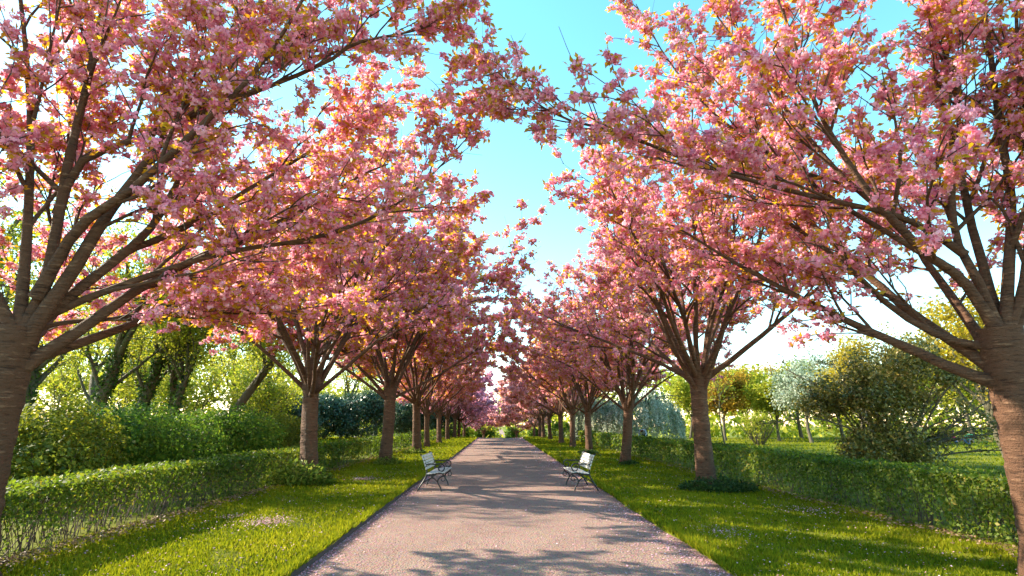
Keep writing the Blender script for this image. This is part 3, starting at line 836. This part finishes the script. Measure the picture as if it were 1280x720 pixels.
def wood_tree(seed, h, r0, lean, nl, ll, nleaf, leaf, mat, trunk_h, ivy=0, el=(0.25, 1.0), m2=7, m3=5, up=0.03, forks=None):
    rng = np.random.default_rng(seed)
    tm, TP, TR = trunk_mesh('trunk', trunk_h, r0, r0 * 0.7, lean, rng, M['wood_bark'], k=12, curve=0.25)
    n1 = 12
    ti = rng.uniform(0.55, 1.0, nl); ti[:2] = 1.0
    S = np.array([TP[int(t * (len(TP) - 1))] for t in ti])
    az = np.arange(nl) * 2.4 + rng.uniform(0, 6)
    e = rng.uniform(el[0], el[1], nl)
    ax = norm(np.array([lean[0], lean[1], trunk_h]))
    D = np.stack([np.cos(az) * np.sin(e), np.sin(az) * np.sin(e), np.cos(e)], -1) + ax * 0.5
    P1 = grow(S, D, ll * rng.uniform(0.7, 1.15, nl), n1, rng, up, 0.11)
    R1 = (r0 * rng.uniform(0.3, 0.55, nl))[:, None] * (1 - 0.85 * np.linspace(0, 1, n1))[None]
    parts = [('trunk', tm, None)]
    S, D, t, idx = children(P1, m2, 0.2, 1.0, 0.5, 1.1, rng)
    L2 = ll * (0.5 - 0.3 * t) * rng.uniform(0.7, 1.2, len(t)) + 0.3
    P2 = grow(S, D, L2, 8, rng, up, 0.13)
    R2 = (0.008 + 0.007 * L2)[:, None] * (1 - 0.8 * np.linspace(0, 1, 8))[None]
    for b in range(nl):
        s = idx == b
        parts.append(('limb', limb_mesh(P1[b], R1[b], (P2[s], R2[s]), 7, M['wood_bark']), None))
    S3, D3, t3, i3 = children(P2, m3, 0.2, 1.0, 0.4, 1.0, rng)
    L3 = L2[i3] * 0.5 * rng.uniform(0.6, 1.2, len(t3)) + 0.2
    P3 = grow(S3, D3, L3, 5, rng, 0.0, 0.15)
    V, F = tubes(P3, np.full((len(P3), 1), 0.009) * np.linspace(1, 0.4, 5)[None], 3)
    parts.append(('twigs', mk_mesh('twigs', V, F, M['wood_bark']), 'stuff'))
    ch = rng.integers(0, len(P3), nleaf)
    C = lerp_on(P3, ch, rng.uniform(0, 1, nleaf))[0] + rng.normal(0, leaf * 1.3, (nleaf, 3))
    nn = norm(rng.normal(size=(nleaf, 3)) + np.array([0, 0, 0.9]))
    L = leaf * rng.uniform(0.6, 1.4, nleaf)
    V, F = leaves_at(C, norm(np.cross(nn, rng.normal(size=nn.shape))), nn, L, L * 0.34)
    cr = rng.uniform(-0.2, 0.2, len(P3))[ch]
    parts.append(('crown', mk_mesh('crown', V, F, M[mat], np.repeat(np.clip(0.5 + cr + rng.normal(0, 0.2, nleaf), 0, 1), 4)), 'stuff'))
    if ivy:
        q = rng.integers(0, len(TP), ivy)
        a = rng.uniform(0, 6.28, ivy)
        C = TP[q] + np.stack([np.cos(a), np.sin(a), 0 * a], -1) * (TR[q] * rng.uniform(0.95, 1.45, ivy))[:, None] + np.stack([0 * a, 0 * a, rng.uniform(-.1, .1, ivy)], -1)
        qb = rng.integers(0, nl, ivy // 2)
        C2 = lerp_on(P1, qb, rng.uniform(0, 0.55, ivy // 2))[0] + rng.normal(0, r0 * 0.28, (ivy // 2, 3))
        C = np.concatenate([C, C2]); C = C[C[:, 2] > 0.02]
        m_ = len(C)
        nn = norm(rng.normal(size=(m_, 3)) + np.array([0, 0, 0.4])); L = np.full(m_, 0.12) * rng.uniform(0.7, 1.3, m_)
        V, F = leaves_at(C, norm(np.cross(nn, rng.normal(size=nn.shape))), nn, L, L * 0.42)
        parts.append(('ivy', mk_mesh('ivy', V, F, M['ivy'], np.repeat(rng.uniform(0, 1, m_), 4)), 'stuff'))
    return parts

GW = 'woodland trees behind the shrubbery'
WA = wood_tree(51, 11, 0.26, (0.9, 0.2), 8, 4.6, 6000, 0.13, 'spring', 4.2, ivy=1500, el=(0.15, 0.8))
WB = wood_tree(52, 10, 0.18, (0.7, -0.1), 7, 4.2, 5500, 0.13, 'spring', 3.4, ivy=1000, el=(0.2, 0.9))
WC = wood_tree(53, 9, 0.24, (2.6, 0.3), 7, 4.2, 5000, 0.13, 'spring', 4.4, el=(0.3, 1.1))
WD = wood_tree(54, 12, 0.30, (0.3, 0.4), 9, 5.0, 7000, 0.17, 'spring', 4.5, ivy=1500, el=(0.3, 1.1))
wl = [(WA, 22, 17.5, 3.7, 1.0, "ivy-clad woodland tree just behind the yellow-green shrub"),
      (WA, 96, 22, 0.0, 1.0, "ivy-clad woodland tree with slanting trunk behind the yellow-green shrub"),
      (WA, 150, 25, 0.5, 1.05, "ivy-clad forked woodland tree standing behind the mid green shrub"),
      (WB, 200, 24, 0.2, 0.95, "slim dark ivy-clad tree, first of a pair behind the dark shrub"),
      (WB, 226, 26, 2.9, 1.0, "slim ivy-clad tree, second of a pair behind the dark shrub"),
      (WC, 262, 27, 0.0, 1.0, "mossy bare-trunked tree leaning strongly, behind the wide green shrub"),
      (WD, 30, 30, 1.0, 1.0, "tall leafy woodland tree deep behind the yellow-green shrub"),
      (WD, 330, 46, 2.0, 1.0, "tall spring-green tree behind the laurels, its trunk grey"),
      (WD, 180, 40, 3.0, 1.05, "tall spring-green tree deep in the wood behind the slim pair"),
      (WA, 300, 50, 4.4, 1.0, "far spring-green tree between the leaning trunk and the laurels"),
      (WB, 428, 68, 1.2, 1.3, "thin forked tree rising behind the laurel bushes"),
      (WD, 470, 78, 2.6, 1.0, "far green tree above the laurel bushes"),
      (WC, 120, 34, 2.2, 1.1, "crooked tree deep in the wood behind the ivy-clad ones")]
for parts, pp, Y, rz, s, lab in wl:
    place(parts, 'woodland_tree', lab, 'tree', loc_at(pp, Y), rz, s, GW)

US = wood_tree(55, 6, 0.09, (0.3, 0.1), 8, 3.0, 5200, 0.13, 'spring', 1.6, el=(0.3, 1.25))
for pp, Y, rz, sc_, lab in ((245, 32, 2.0, 1.1, "low leafy spring-green tree behind the leaning mossy trunk"),
                            (60, 44, 1.1, 1.5, "leafy spring-green tree far behind the ivy-clad trunk by the yellow-green shrub"),
                            (205, 50, 3.0, 1.6, "leafy spring-green tree far behind the slim ivy-clad pair"),
                            (140, 52, 0.2, 1.7, "leafy spring-green tree far behind the forked ivy-clad tree"),
                            (318, 36, 4.4, 1.1, "low leafy spring-green tree between the leaning trunk and the laurels"),
                            (395, 75, 5.2, 1.5, "yellow-green leafy tree showing above the laurels")):
    place(US, 'understory_tree', lab, 'tree', loc_at(pp, Y), rz, sc_, GW)
# lawn side
GR = 'trees round the open lawn'
OT = wood_tree(61, 7, 0.13, (0.2, 0.1), 8, 3.2, 9000, 0.20, 'orange', 2.2, el=(0.2, 1.0))
YT = wood_tree(62, 7, 0.14, (-0.2, 0.1), 8, 3.4, 9000, 0.20, 'spring', 2.0, el=(0.2, 1.1))
PT = wood_tree(63, 7, 0.13, (0.1, 0.0), 9, 3.5, 11000, 0.17, 'pale', 2.0, el=(0.2, 1.1), up=-0.02)
GT = wood_tree(64, 11, 0.24, (0.3, 0.2), 10, 5.0, 8000, 0.17, 'golden', 3.0, el=(0.2, 1.1))
for parts, pp, Y, rz, s, lab in [
        (OT, 905, 52, 0.0, 1.05, "orange-tinged young tree at the lawn's far edge, beside the thin sapling"),
        (YT, 938, 56, 1.0, 1.15, "yellow-green tree at the lawn's far edge above the twiggy shrub"),
        (YT, 972, 50, 2.0, 0.95, "bright yellow-green tree beside the pale one at the lawn's far edge"),
        (OT, 958, 60, 3.0, 1.2, "amber tree peeping between the yellow-green ones beyond the lawn"),
        (PT, 1012, 46, 0.5, 1.1, "pale whitish-green tree at the lawn's edge"),
        (PT, 1052, 50, 2.5, 1.2, "second pale whitish tree, partly behind the dark rhododendron"),
        (YT, 862, 60, 4.0, 1.1, "green-yellow tree behind the swollen-graft cherry trunk"),
        (YT, 1140, 52, 5.0, 1.2, "yellow-lit tree seen through the dark rhododendron"),
        (YT, 1215, 56, 0.7, 1.3, "yellow-lit tree behind the people on the lawn"),
        (YT, 1000, 62, 1.7, 1.35, "tall yellow-green tree behind the pale whitish-green one"),
        (OT, 880, 66, 0.9, 1.35, "tall amber tree far behind the thin sapling"),
        (OT, 1075, 64, 4.0, 1.4, "tall amber tree far behind the rhododendron"),
        (OT, 720, 62, 2.0, 1.1, "amber tree behind the far lawn-side cherries")]:
    place(parts, 'lawn_tree', lab, 'tree', loc_at(pp, Y), rz, s, GR)
place(GT, 'golden_tree', "tall tree with golden yellow leaves behind the dark rhododendron", 'tree', loc_at(1085, 30), 0.4, 0.78)
place(GT, 'golden_tree', "golden leaved tree behind the big bowed-limb cherry trunk", 'tree', loc_at(1255, 27), 2.4, 1.0)

# thin sapling and twiggy shrub on the lawn
SP = wood_tree(65, 5, 0.05, (0.05, 0.0), 6, 1.5, 500, 0.12, 'spring', 3.2, el=(0.15, 0.5), m2=5, m3=3)
place(SP, 'sapling', "thin nearly bare sapling standing alone on the lawn", 'tree', loc_at(904, 40), 0, 1.0)
TS = shrub(66, 1.6, 1.5, 2.6, 3000, 0.12, 'spring', nstem=40, shell=0.8)
place(TS, 'twiggy_shrub', "sparse twiggy shrub alone on the open lawn", 'shrub', loc_at(947, 42), 0, 1.0)

# dark rhododendron with long arching branches on one side
rr_ = np.random.default_rng(73)
rl = [(0, 0, 1.9, 1.3, 1.3, 1.9)]
for _ in range(46):
    q = rr_.uniform(-2.3, 2.5); zt = 4.9 - 0.34 * q * q * (1 if q < 0 else 0.42)
    z = rr_.uniform(0.5, 1.0) * zt * 0.88 if q < 1.3 else rr_.uniform(0.72, 0.98) * zt
    rl.append((q, rr_.uniform(-1.3, 1.3), z, rr_.uniform(0.42, 0.85), rr_.uniform(0.45, 0.8), rr_.uniform(0.35, 0.7)))
for _ in range(12):
    rl.append((rr_.uniform(-1.9, 1.2), rr_.uniform(-1.3, 0.6), rr_.uniform(0.4, 1.3), 0.7, 0.7, 0.7))
parts = [('foliage', lump_foliage(71, rl, 26000, 0.12, 'dark_bush', shell=0.75, spread=0.9), 'stuff')]
rng = np.random.default_rng(72)
nb = 22
S = np.stack([rng.uniform(-0.3, 0.6, nb), rng.uniform(-0.3, 0.3, nb), np.full(nb, -0.1)], -1)
S[:, 2] += np.where(np.arange(nb) > 8, 0.1, 0.0)
D = np.stack([rng.uniform(0.25, 1.5, nb), rng.uniform(-0.4, 0.4, nb), rng.uniform(0.8, 1.4, nb)], -1)
D[:6, 0] *= -0.5
P = grow(S, D, rng.uniform(4.0, 5.8, nb), 12, rng, -0.055, 0.07)
S2, D2, t2, i2 = children(P, 9, 0.25, 1.0, 0.4, 1.0, rng)
P2 = grow(S2, D2, rng.uniform(0.5, 1.4, len(t2)), 6, rng, -0.03, 0.12)
for bmesh_ in (P, P2): bmesh_[..., 2] = np.maximum(bmesh_[..., 2], -0.1)
V, F = join([tubes(P, np.linspace(0.05, 0.012, 12)[None] * np.ones((nb, 1)), 6), tubes(P2, np.linspace(0.012, 0.004, 6)[None] * np.ones((len(P2), 1)), 4)])
parts.append(('branches', mk_mesh('branches', V, F, M['wood_bark'], smooth=True), 'stuff'))
ch = rng.integers(0, len(P2), 3600)
C = lerp_on(P2, ch, rng.uniform(0.2, 1, len(ch)))[0] + rng.normal(0, 0.07, (len(ch), 3))
C = C[C[:, 2] > 0.15]
nn = norm(rng.normal(size=C.shape) + np.array([0, 0, 0.8])); L = 0.13 * rng.uniform(0.6, 1.3, len(C))
V, F = leaves_at(C, norm(np.cross(nn, rng.normal(size=nn.shape))), nn, L, L * 0.3)
parts.append(('outer_leaves', mk_mesh('outer_leaves', V, F, M['dark_bush'], np.repeat(rng.uniform(0, 1, len(C)), 4)), 'stuff'))
place(parts, 'rhododendron', "big dark rounded rhododendron with long arching branches behind the lawn-side hedge", 'shrub', loc_at(1108, 21.4), 0, 1.0)

# weeping tree: a dome of hanging strings
def weeping(seed, rad, h, n):
    rng = np.random.default_rng(seed)
    tm, TP, TR = trunk_mesh('trunk', h * 0.72, 0.17, 0.12, (0.1, 0), rng, M['wood_bark'], k=10)
    nb = 16
    az = np.arange(nb) * 2.4
    S = np.repeat(TP[-6][None], nb, 0)
    D = np.stack([np.cos(az), np.sin(az), rng.uniform(0.6, 1.3, nb)], -1)
    P = grow(S, D, rad * rng.uniform(0.9, 1.15, nb), 10, rng, -0.14, 0.06)
    V, F = tubes(P, np.linspace(0.07, 0.015, 10)[None] * np.ones((nb, 1)), 6)
    pr = [('trunk', tm, None), ('limbs', mk_mesh('limbs', V, F, M['wood_bark'], smooth=True), 'stuff')]
    ns = 420
    a = rng.uniform(0, 6.28, ns); q = rad * np.sqrt(rng.uniform(0.02, 1, ns)) * (1 + 0.08 * np.sin(5 * a))
    zt = h * np.sqrt(np.maximum(0.02, 1 - (q / rad / 1.13) ** 2)) * rng.uniform(0.82, 1.02, ns) * (1 + 0.06 * np.sin(3 * a + 1))
    ln = zt * rng.uniform(0.25, 0.93, ns)
    k = n // ns
    t = rng.uniform(0, 1, (ns, k))
    C = np.stack([(np.cos(a) * q)[:, None] + rng.normal(0, 0.05, (ns, k)) + (np.cos(a) * 0.25)[:, None] * np.sqrt(t), (np.sin(a) * q)[:, None] + rng.normal(0, 0.05, (ns, k)) + (np.sin(a) * 0.25)[:, None] * np.sqrt(t), zt[:, None] - ln[:, None] * t], -1).reshape(-1, 3)
    C[:, 2] = np.maximum(C[:, 2], 0.1)
    d = norm(np.array([0, 0, -1.0]) + rng.normal(0, 0.45, C.shape))
    L = 0.14 * rng.uniform(0.6, 1.3, len(C))
    V, F = leaves_at(C, d, norm(rng.normal(size=C.shape)), L, L * 0.34)
    rc = np.clip(np.repeat(rng.uniform(0.1, 0.9, ns), k) * 0.6 + rng.uniform(0, 0.45, len(C)), 0, 1)
    pr.append(('hanging_foliage', mk_mesh('hanging_foliage', V, F, M['white_blossom'], np.repeat(rc, 4)), 'stuff'))
    return pr
WP = weeping(81, 3.0, 4.3, 21000)
place(WP, 'weeping_tree', "dome-shaped weeping tree with whitish hanging blossom behind the lawn hedge", 'tree', loc_at(806, 45), 0, 1.0)
place(WP, 'weeping_tree', "smaller whitish weeping tree half hidden behind the row of cherry trunks", 'tree', loc_at(752, 50), 2.0, 0.92)

# distant wood closing the view
rng = np.random.default_rng(91)
nc = 1150
ang = rng.uniform(-1.25, 1.25, nc)
dist = rng.uniform(92, 125, nc)
cx = np.sin(ang) * dist; cyy = np.cos(ang) * dist
hgt = rng.uniform(0.5, 8.5, nc) * (0.85 + 0.25 * np.sin(ang * 9)) * (1 + 0.9 * np.clip((np.abs(ang + 0.02) - 0.08) / 0.2, 0, 1))
K = 40
cc = np.repeat(np.stack([cx, cyy, hgt + gz(cyy)], -1), K, 0)
d = sphere_dirs(nc * K, rng)
C = cc + d * (rng.uniform(0.4, 1, nc * K) * np.repeat(rng.uniform(1.6, 3.2, nc), K))[:, None]
C[:, 2] = np.maximum(C[:, 2], gz(C[:, 1]) + 0.1)
nn = norm(d + rng.normal(0, 0.6, d.shape) + np.array([0, 0, 0.4]))
V, F = quads_at(C, nn, 0.36 * rng.uniform(0.6, 1.3, nc * K), rng, 0.7, 0.2)
rc = np.clip(np.repeat(rng.uniform(0, 1, nc), K) * 0.7 + rng.uniform(0, 0.3, nc * K), 0, 1)
link('distant_wood', mk_mesh('distant_wood', V, F, M['spring'], np.repeat(rc, 4)), None, 'stuff', "far-off spring wood closing the view behind everything", 'wood')
# dark evergreens right behind the crest of the path
EV = shrub(93, 4.0, 3.5, 7.0, 9000, 0.4, 'shrub_green')
for i, (pp, Y, s) in enumerate(((607, 97, 0.5), (640, 99, 0.48), (672, 97, 0.5), (575, 98, 0.6), (700, 97, 0.6))):
    place(EV, 'evergreen_bush', "dark green bush beyond the crest of the path, " + ('beside the magenta cherries', 'in line with the path', 'beside the salmon cherries', 'behind the magenta cherries', 'behind the salmon cherries')[i], 'shrub', loc_at(pp, Y), i * 1.4, s, 'bushes at the far end of the path')

# ------------------------------------------------------------------ leafy clumps at tree feet
def clump(seed, rx, ry, h, n, leaf, mat):
    rng = np.random.default_rng(seed)
    a = rng.uniform(0, 6.28, n); q = np.sqrt(rng.uniform(0, 1, n))
    z = h * rng.uniform(0.05, 1, n) * (1.05 - 0.75 * q ** 2) * (0.7 + 0.3 * np.sin(3 * a + seed) ** 2)
    C = np.stack([np.cos(a) * q * rx, np.sin(a) * q * ry, z], -1)
    d = norm(np.stack([np.cos(a) * q, np.sin(a) * q, np.full(n, 0.5)], -1) + rng.normal(0, 0.5, (n, 3)))
    L = leaf * rng.uniform(0.6, 1.3, n)
    V, F = leaves_at(C, d, norm(rng.normal(0, 0.5, (n, 3)) + np.array([0, 0, 1])), L, L * 0.35)
    ns = 26
    a = rng.uniform(0, 6.28, ns); S = np.stack([np.cos(a) * rx * 0.4, np.sin(a) * ry * 0.4, np.full(ns, -0.05)], -1)
    P = grow(S, np.stack([np.cos(a) * 0.6, np.sin(a) * 0.6, np.ones(ns)], -1), np.full(ns, h * 0.9), 5, rng, 0, 0.1)
    V2, F2 = tubes(P, np.full((ns, 1), 0.006) * np.linspace(1, 0.5, 5)[None], 3)
    return [('leaves', mk_mesh('leaves', V, F, M[mat], np.repeat(rng.uniform(0, 1, n), 4)), 'stuff'), ('stems', mk_mesh('stems', V2, F2, M['twig']), 'stuff')]
CL = clump(1, 0.78, 0.6, 0.55, 1700, 0.10, 'clump')
CD = clump(2, 0.85, 0.6, 0.30, 2200, 0.07, 'clump_dark')
CS = clump(3, 0.5, 0.45, 0.28, 800, 0.08, 'clump')
def cpl(parts, ref, dx, dy, s, lab, rz=0):
    place(parts, 'leafy_clump', lab, 'plant', (ref[1] + dx, ref[2] + dy, LZ), rz, s, 'leafy clumps at tree feet')
cpl(CL, left[0], -0.15, -0.55, 1.15, "pale green leafy suckers round the foot of the cherry beside the bench")
cpl(CD, right[0], 0.15, -0.35, 1.1, "low dark green clump at the foot of the swollen-graft cherry")
cpl(CS, left[1], 0.15, -0.2, 1.1, "small green clump at the foot of the amber-leaved cherry", 2)
cpl(CS, left[2], -0.1, -0.1, 1.2, "yellow-green clump at the foot of the small amber and pink cherry", 1)
cpl(CD, right[1], 0.1, -0.3, 0.6, "low green clump at the foot of the cherry before the weeping tree", 1)
cpl(CD, right[2], -0.1, -0.2, 0.8, "low green clump at the foot of the second cherry past the lawn-side bench", 2)

# ------------------------------------------------------------------ grass, petals, pebbles, litter
def gridpow(n, y0, y1, p, rng):
    return (y0 ** -p + rng.uniform(0, 1, n) * (y1 ** -p - y0 ** -p)) ** (-1 / p)
def blades(name, n, x_lo, x_hi, y0, y1, p, seed, hscale=1.0):
    rng = np.random.default_rng(seed)
    y = gridpow(n, y0, y1, p, rng)
    x = rng.uniform(0, 1, n) * (x_hi - x_lo) + x_lo
    bp = np.sin(x * 1.9 + 2.1 * np.sin(y * 0.7 + seed)) * np.sin(y * 1.3 + 1.7 * np.sin(x * 1.3)) + 0.35 * np.sin(x * 7 + y * 5)
    kp = (bp < 0.72) | (rng.uniform(0, 1, n) < 0.3)
    x, y = x[kp], y[kp]; n = len(x)
    base = np.stack([x, y, np.full(n, LZ - 0.006) + gz(y)], -1)
    a = rng.uniform(0, 6.28, n)
    patch = 0.5 + 0.25 * np.sin(x * 2.1 + 1.3 * np.sin(y * 0.9)) + 0.25 * np.sin(y * 1.7 + 2 * np.sin(x * 1.1))
    h = (0.035 + 0.03 * patch + 0.0012 * y) * rng.uniform(0.5, 1.4, n) * hscale
    w = 0.004 + 0.0011 * y
    sd = np.stack([np.cos(a), np.sin(a), 0 * a], -1)
    le = np.stack([rng.normal(0, 0.5, n), rng.normal(0, 0.5, n), np.ones(n)], -1)
    V = np.stack([base - sd * w[:, None], base + sd * w[:, None], base + norm(le) * h[:, None]], 1).reshape(-1, 3)
    rc = np.clip(0.25 + 0.35 * patch + rng.normal(0, 0.17, n), 0, 1)
    link(name, mk_mesh(name, V, np.arange(n * 3).reshape(-1, 3), M['grass'], np.repeat(rc, 3)), None, 'stuff',
         {'grass': ''}.get('', None) or ("short mown grass of the strip between path and see-through hedge" if seed == 201 else
                                         "short mown grass of the strip between path and lawn-side hedge" if seed == 202 else
                                         "short grass of the open lawn beyond the hedge" if seed == 203 else "longer grass leaning over the dark path edging" if seed == 205 else "longer grass straggling along the petal-strewn path edge" if seed == 206 else "short grass of the lawn strip by the laurels"), 'grass')
blades('grass', 118000, -5.9, PL - 0.02, 3.6, 72, 0.8, 201)
blades('grass', 118000, PR - 0.02, 6.8, 3.6, 72, 0.8, 202)
blades('grass', 32000, 7.6, 40, 10, 60, 0.6, 203, 1.3)
blades('grass', 11000, PL - 0.10, PL + 0.005, 3.6, 60, 0.7, 205, 1.5)
blades('grass', 9000, PR - 0.07, PR + 0.10, 3.6, 60, 0.7, 206, 1.5)
blades('grass', 25000, -24, -6.7, 16, 64, 0.4, 204, 1.3)

rng = np.random.default_rng(301)
def scatter(name, x, y, z, size, mat, label, cat, seed, flat=0.35):
    rg = np.random.default_rng(seed); n = len(x)
    C = np.stack([x, y, z + gz(y)], -1)
    nn = norm(np.stack([rg.normal(0, flat, n), rg.normal(0, flat, n), np.ones(n)], -1))
    V, F = quads_at(C, nn, size, rg, 0.8, 0.15)
    link(name, mk_mesh(name, V, F, M[mat], np.repeat(rg.uniform(0, 1, n), 4)), None, 'stuff', label, cat)
n = 12000
y = gridpow(n, 3.4, 66, 0.7, rng)
sidep = rng.uniform(0, 1, n)
e = rng.exponential(0.16, n)
x = np.where(sidep < 0.40, PL + 0.03 + e * 0.8, np.where(sidep < 0.965, PR - e * 2.0 + 0.10, rng.uniform(PL, PR, n)))
drift = 0.5 + 0.5 * np.sin(y * 1.1 + 3 * np.sin(y * 0.37) + 5 * (x > 0))
ok = (x > PL + 0.03) & (x < PR + 0.1) & (rng.uniform(0, 1, n) < 0.35 + 0.65 * drift)
x, y = x[ok], y[ok]
scatter('fallen_petals', x, y, np.where(x > PR - 0.06, 0.05, 0.008), (0.007 + 0.0008 * y) * rng.uniform(0.5, 1.2, len(x)), 'fallen', "fallen pink petals drifted along the edges of the path", 'petals', 302)
n = 3200
y = gridpow(n, 3.6, 40, 0.8, rng); s_ = rng.uniform(0, 1, n) < 0.5
x = np.where(s_, rng.uniform(-5.8, PL - 0.05, n), rng.uniform(PR + 0.05, 6.7, n))
for gx_, gy_, gr_, gn_ in ((334, 655, 0.22, 420), (455, 600, 0.2, 200), (290, 648, 0.12, 90), (905, 668, 0.2, 200), (1010, 640, 0.25, 160)):
    hx_, hy_ = ground_xy(gx_, gy_)
    x = np.append(x, hx_ + rng.normal(0, gr_, gn_)); y = np.append(y, hy_ + rng.normal(0, gr_ * 1.3, gn_)); n = len(x)
scatter('lawn_petals', x, y, np.full(n, LZ + 0.045), (0.007 + 0.0006 * y) * rng.uniform(0.5, 1.2, n), 'fallen', "fallen petals speckling the mown grass under the cherries", 'petals', 303)
n = 9000
y = gridpow(n, 2.5, 40, 0.7, rng)
x = np.where(rng.uniform(0, 1, n) < 0.7, -5.75 + np.abs(rng.normal(0, 0.22, n)) - 0.12, 6.6 - np.abs(rng.normal(0, 0.2, n)) + 0.12)
scatter('leaf_litter', x, y, np.full(n, LZ + 0.045), (0.018 + 0.0008 * y) * rng.uniform(0.6, 1.2, n), 'litter', "brown leaf litter along the feet of the hedges", 'litter', 304)
n = 9000
y = gridpow(n, 3.4, 30, 0.9, rng); x = rng.uniform(PL + 0.04, PR, n)
sz = rng.uniform(0.004, 0.010, n) * (1 + 0.03 * y)
b8 = np.array([(1, 0, 0), (0, 1, 0), (-1, 0, 0), (0, -1, 0), (0, 0, 0.8)], float)
V = np.stack([x, y, np.full(n, 0.0)], -1)[:, None, :] + b8[None] * sz[:, None, None] * rng.uniform(0.7, 1.3, (n, 1, 3))
F = (np.arange(n)[:, None, None] * 5 + np.array([(0, 1, 4), (1, 2, 4), (2, 3, 4), (3, 0, 4)])[None]).reshape(-1, 3)
link('gravel_stones', mk_mesh('gravel_stones', V.reshape(-1, 3), F, M['pebble'], np.repeat(rng.uniform(0, 1, n), 5)), None, 'stuff', "small loose gravel stones lying on the path", 'gravel')

# ------------------------------------------------------------------ people far off on the lawn
def person(label, loc, rz, joints, edges, radii, zones, mats, scale=1.0):
    """one skinned body; zones: list of (test(x,y,z), material index)"""
    me = bpy.data.meshes.new('body')
    me.from_pydata(joints, edges, [])
    o = bpy.data.objects.new('tmp_body', me); col.objects.link(o)
    md = o.modifiers.new('skin', 'SKIN')
    for i, r in enumerate(radii):
        me.skin_vertices[0].data[i].radius = (r, r)
    me.skin_vertices[0].data[0].use_root = True
    ss = o.modifiers.new('sub', 'SUBSURF'); ss.levels = 1; ss.render_levels = 1
    dg = bpy.context.evaluated_depsgraph_get()
    bm_ = bpy.data.meshes.new_from_object(o.evaluated_get(dg))
    bpy.data.objects.remove(o)
    bm_.materials.clear()
    for m_ in mats: bm_.materials.append(m_)
    for p_ in bm_.polygons:
        c_ = p_.center; mi = 0
        for test, k_ in zones:
            if test(c_.x, c_.y, c_.z): mi = k_
        p_.material_index = mi; p_.use_smooth = True
    b_ = thing('person', label, 'person', loc, rz, scale)
    link('body', bm_, b_)
    return b_
def cloth(n, c): return plain_mat(n, [tuple(v * 0.8 for v in c), c], 8, 0.85, 0, 0.1)
skin = cloth('skin', (0.50, 0.29, 0.20)); hair = cloth('hair', (0.06, 0.035, 0.02))
E = [(0, 1), (1, 2), (2, 3), (3, 4), (4, 5), (2, 6), (6, 7), (7, 8), (2, 9), (9, 10), (10, 11), (0, 12), (12, 13), (13, 14), (14, 15), (0, 16), (16, 17), (17, 18), (18, 19)]
Rr = [0.14, 0.14, 0.13, 0.055, 0.09, 0.085, 0.06, 0.045, 0.035, 0.06, 0.045, 0.035, 0.09, 0.065, 0.045, 0.035, 0.09, 0.065, 0.045, 0.035]
# stooping figure
J = [(0, 0, 0.86), (0, -0.14, 1.02), (0, -0.34, 1.12), (0, -0.46, 1.12), (0, -0.54, 1.08), (0, -0.60, 1.02),
     (-0.20, -0.34, 1.08), (-0.24, -0.42, 0.82), (-0.2, -0.52, 0.58), (0.20, -0.34, 1.08), (0.24, -0.42, 0.82), (0.2, -0.52, 0.58),
     (-0.11, 0, 0.80), (-0.13, -0.04, 0.44), (-0.13, 0.02, 0.06), (-0.13, -0.12, 0.03), (0.11, 0, 0.80), (0.13, -0.04, 0.44), (0.13, 0.02, 0.06), (0.13, -0.12, 0.03)]
person("stooping person in a pale blue-grey top and dark trousers by the weeping tree", loc_at(805, 37), -0.6, J, E, Rr,
       [(lambda x, y, z: z < 0.88 and y > -0.3, 1), (lambda x, y, z: y < -0.42 and z > 0.9, 3), (lambda x, y, z: y < -0.45 and z < 0.66, 2)],
       [cloth('blue_grey_top', (0.30, 0.36, 0.46)), cloth('dark_trousers', (0.02, 0.025, 0.035)), skin, hair])
# two people sitting on the lawn, legs stretched
J2 = [(0, 0, 0.16), (0, 0.02, 0.36), (0, 0.03, 0.56), (0, 0.02, 0.70), (0, 0.0, 0.80), (0, -0.01, 0.90),
      (-0.20, 0.02, 0.54), (-0.26, -0.06, 0.34), (-0.16, -0.26, 0.30), (0.20, 0.02, 0.54), (0.26, -0.06, 0.34), (0.16, -0.26, 0.30),
      (-0.11, -0.05, 0.15), (-0.14, -0.40, 0.34), (-0.14, -0.66, 0.07), (-0.14, -0.76, 0.05), (0.11, -0.05, 0.15), (0.14, -0.40, 0.34), (0.14, -0.66, 0.07), (0.14, -0.76, 0.05)]
for lab, pp, Y, rz, top, leg in (("person in a pink top sitting on the lawn beyond the rhododendron branches", 1189, 42, 0.8, (0.62, 0.06, 0.14), (0.05, 0.11, 0.22)),
                                 ("person in a green top sitting on the lawn facing the one in pink", 1209, 42.5, -1.0, (0.05, 0.24, 0.14), (0.25, 0.20, 0.17))):
    person(lab, loc_at(pp, Y), rz, J2, E, Rr,
           [(lambda x, y, z: z < 0.26 or y < -0.3, 1), (lambda x, y, z: abs(x) > 0.1 and y < -0.12 and y > -0.34 and 0.22 < z < 0.36 and abs(x) < 0.24, 2), (lambda x, y, z: z > 0.66, 2), (lambda x, y, z: z > 0.80 and y > -0.05, 3)],
           [cloth('top', top), cloth('trousers', leg), skin, hair], 1.2)
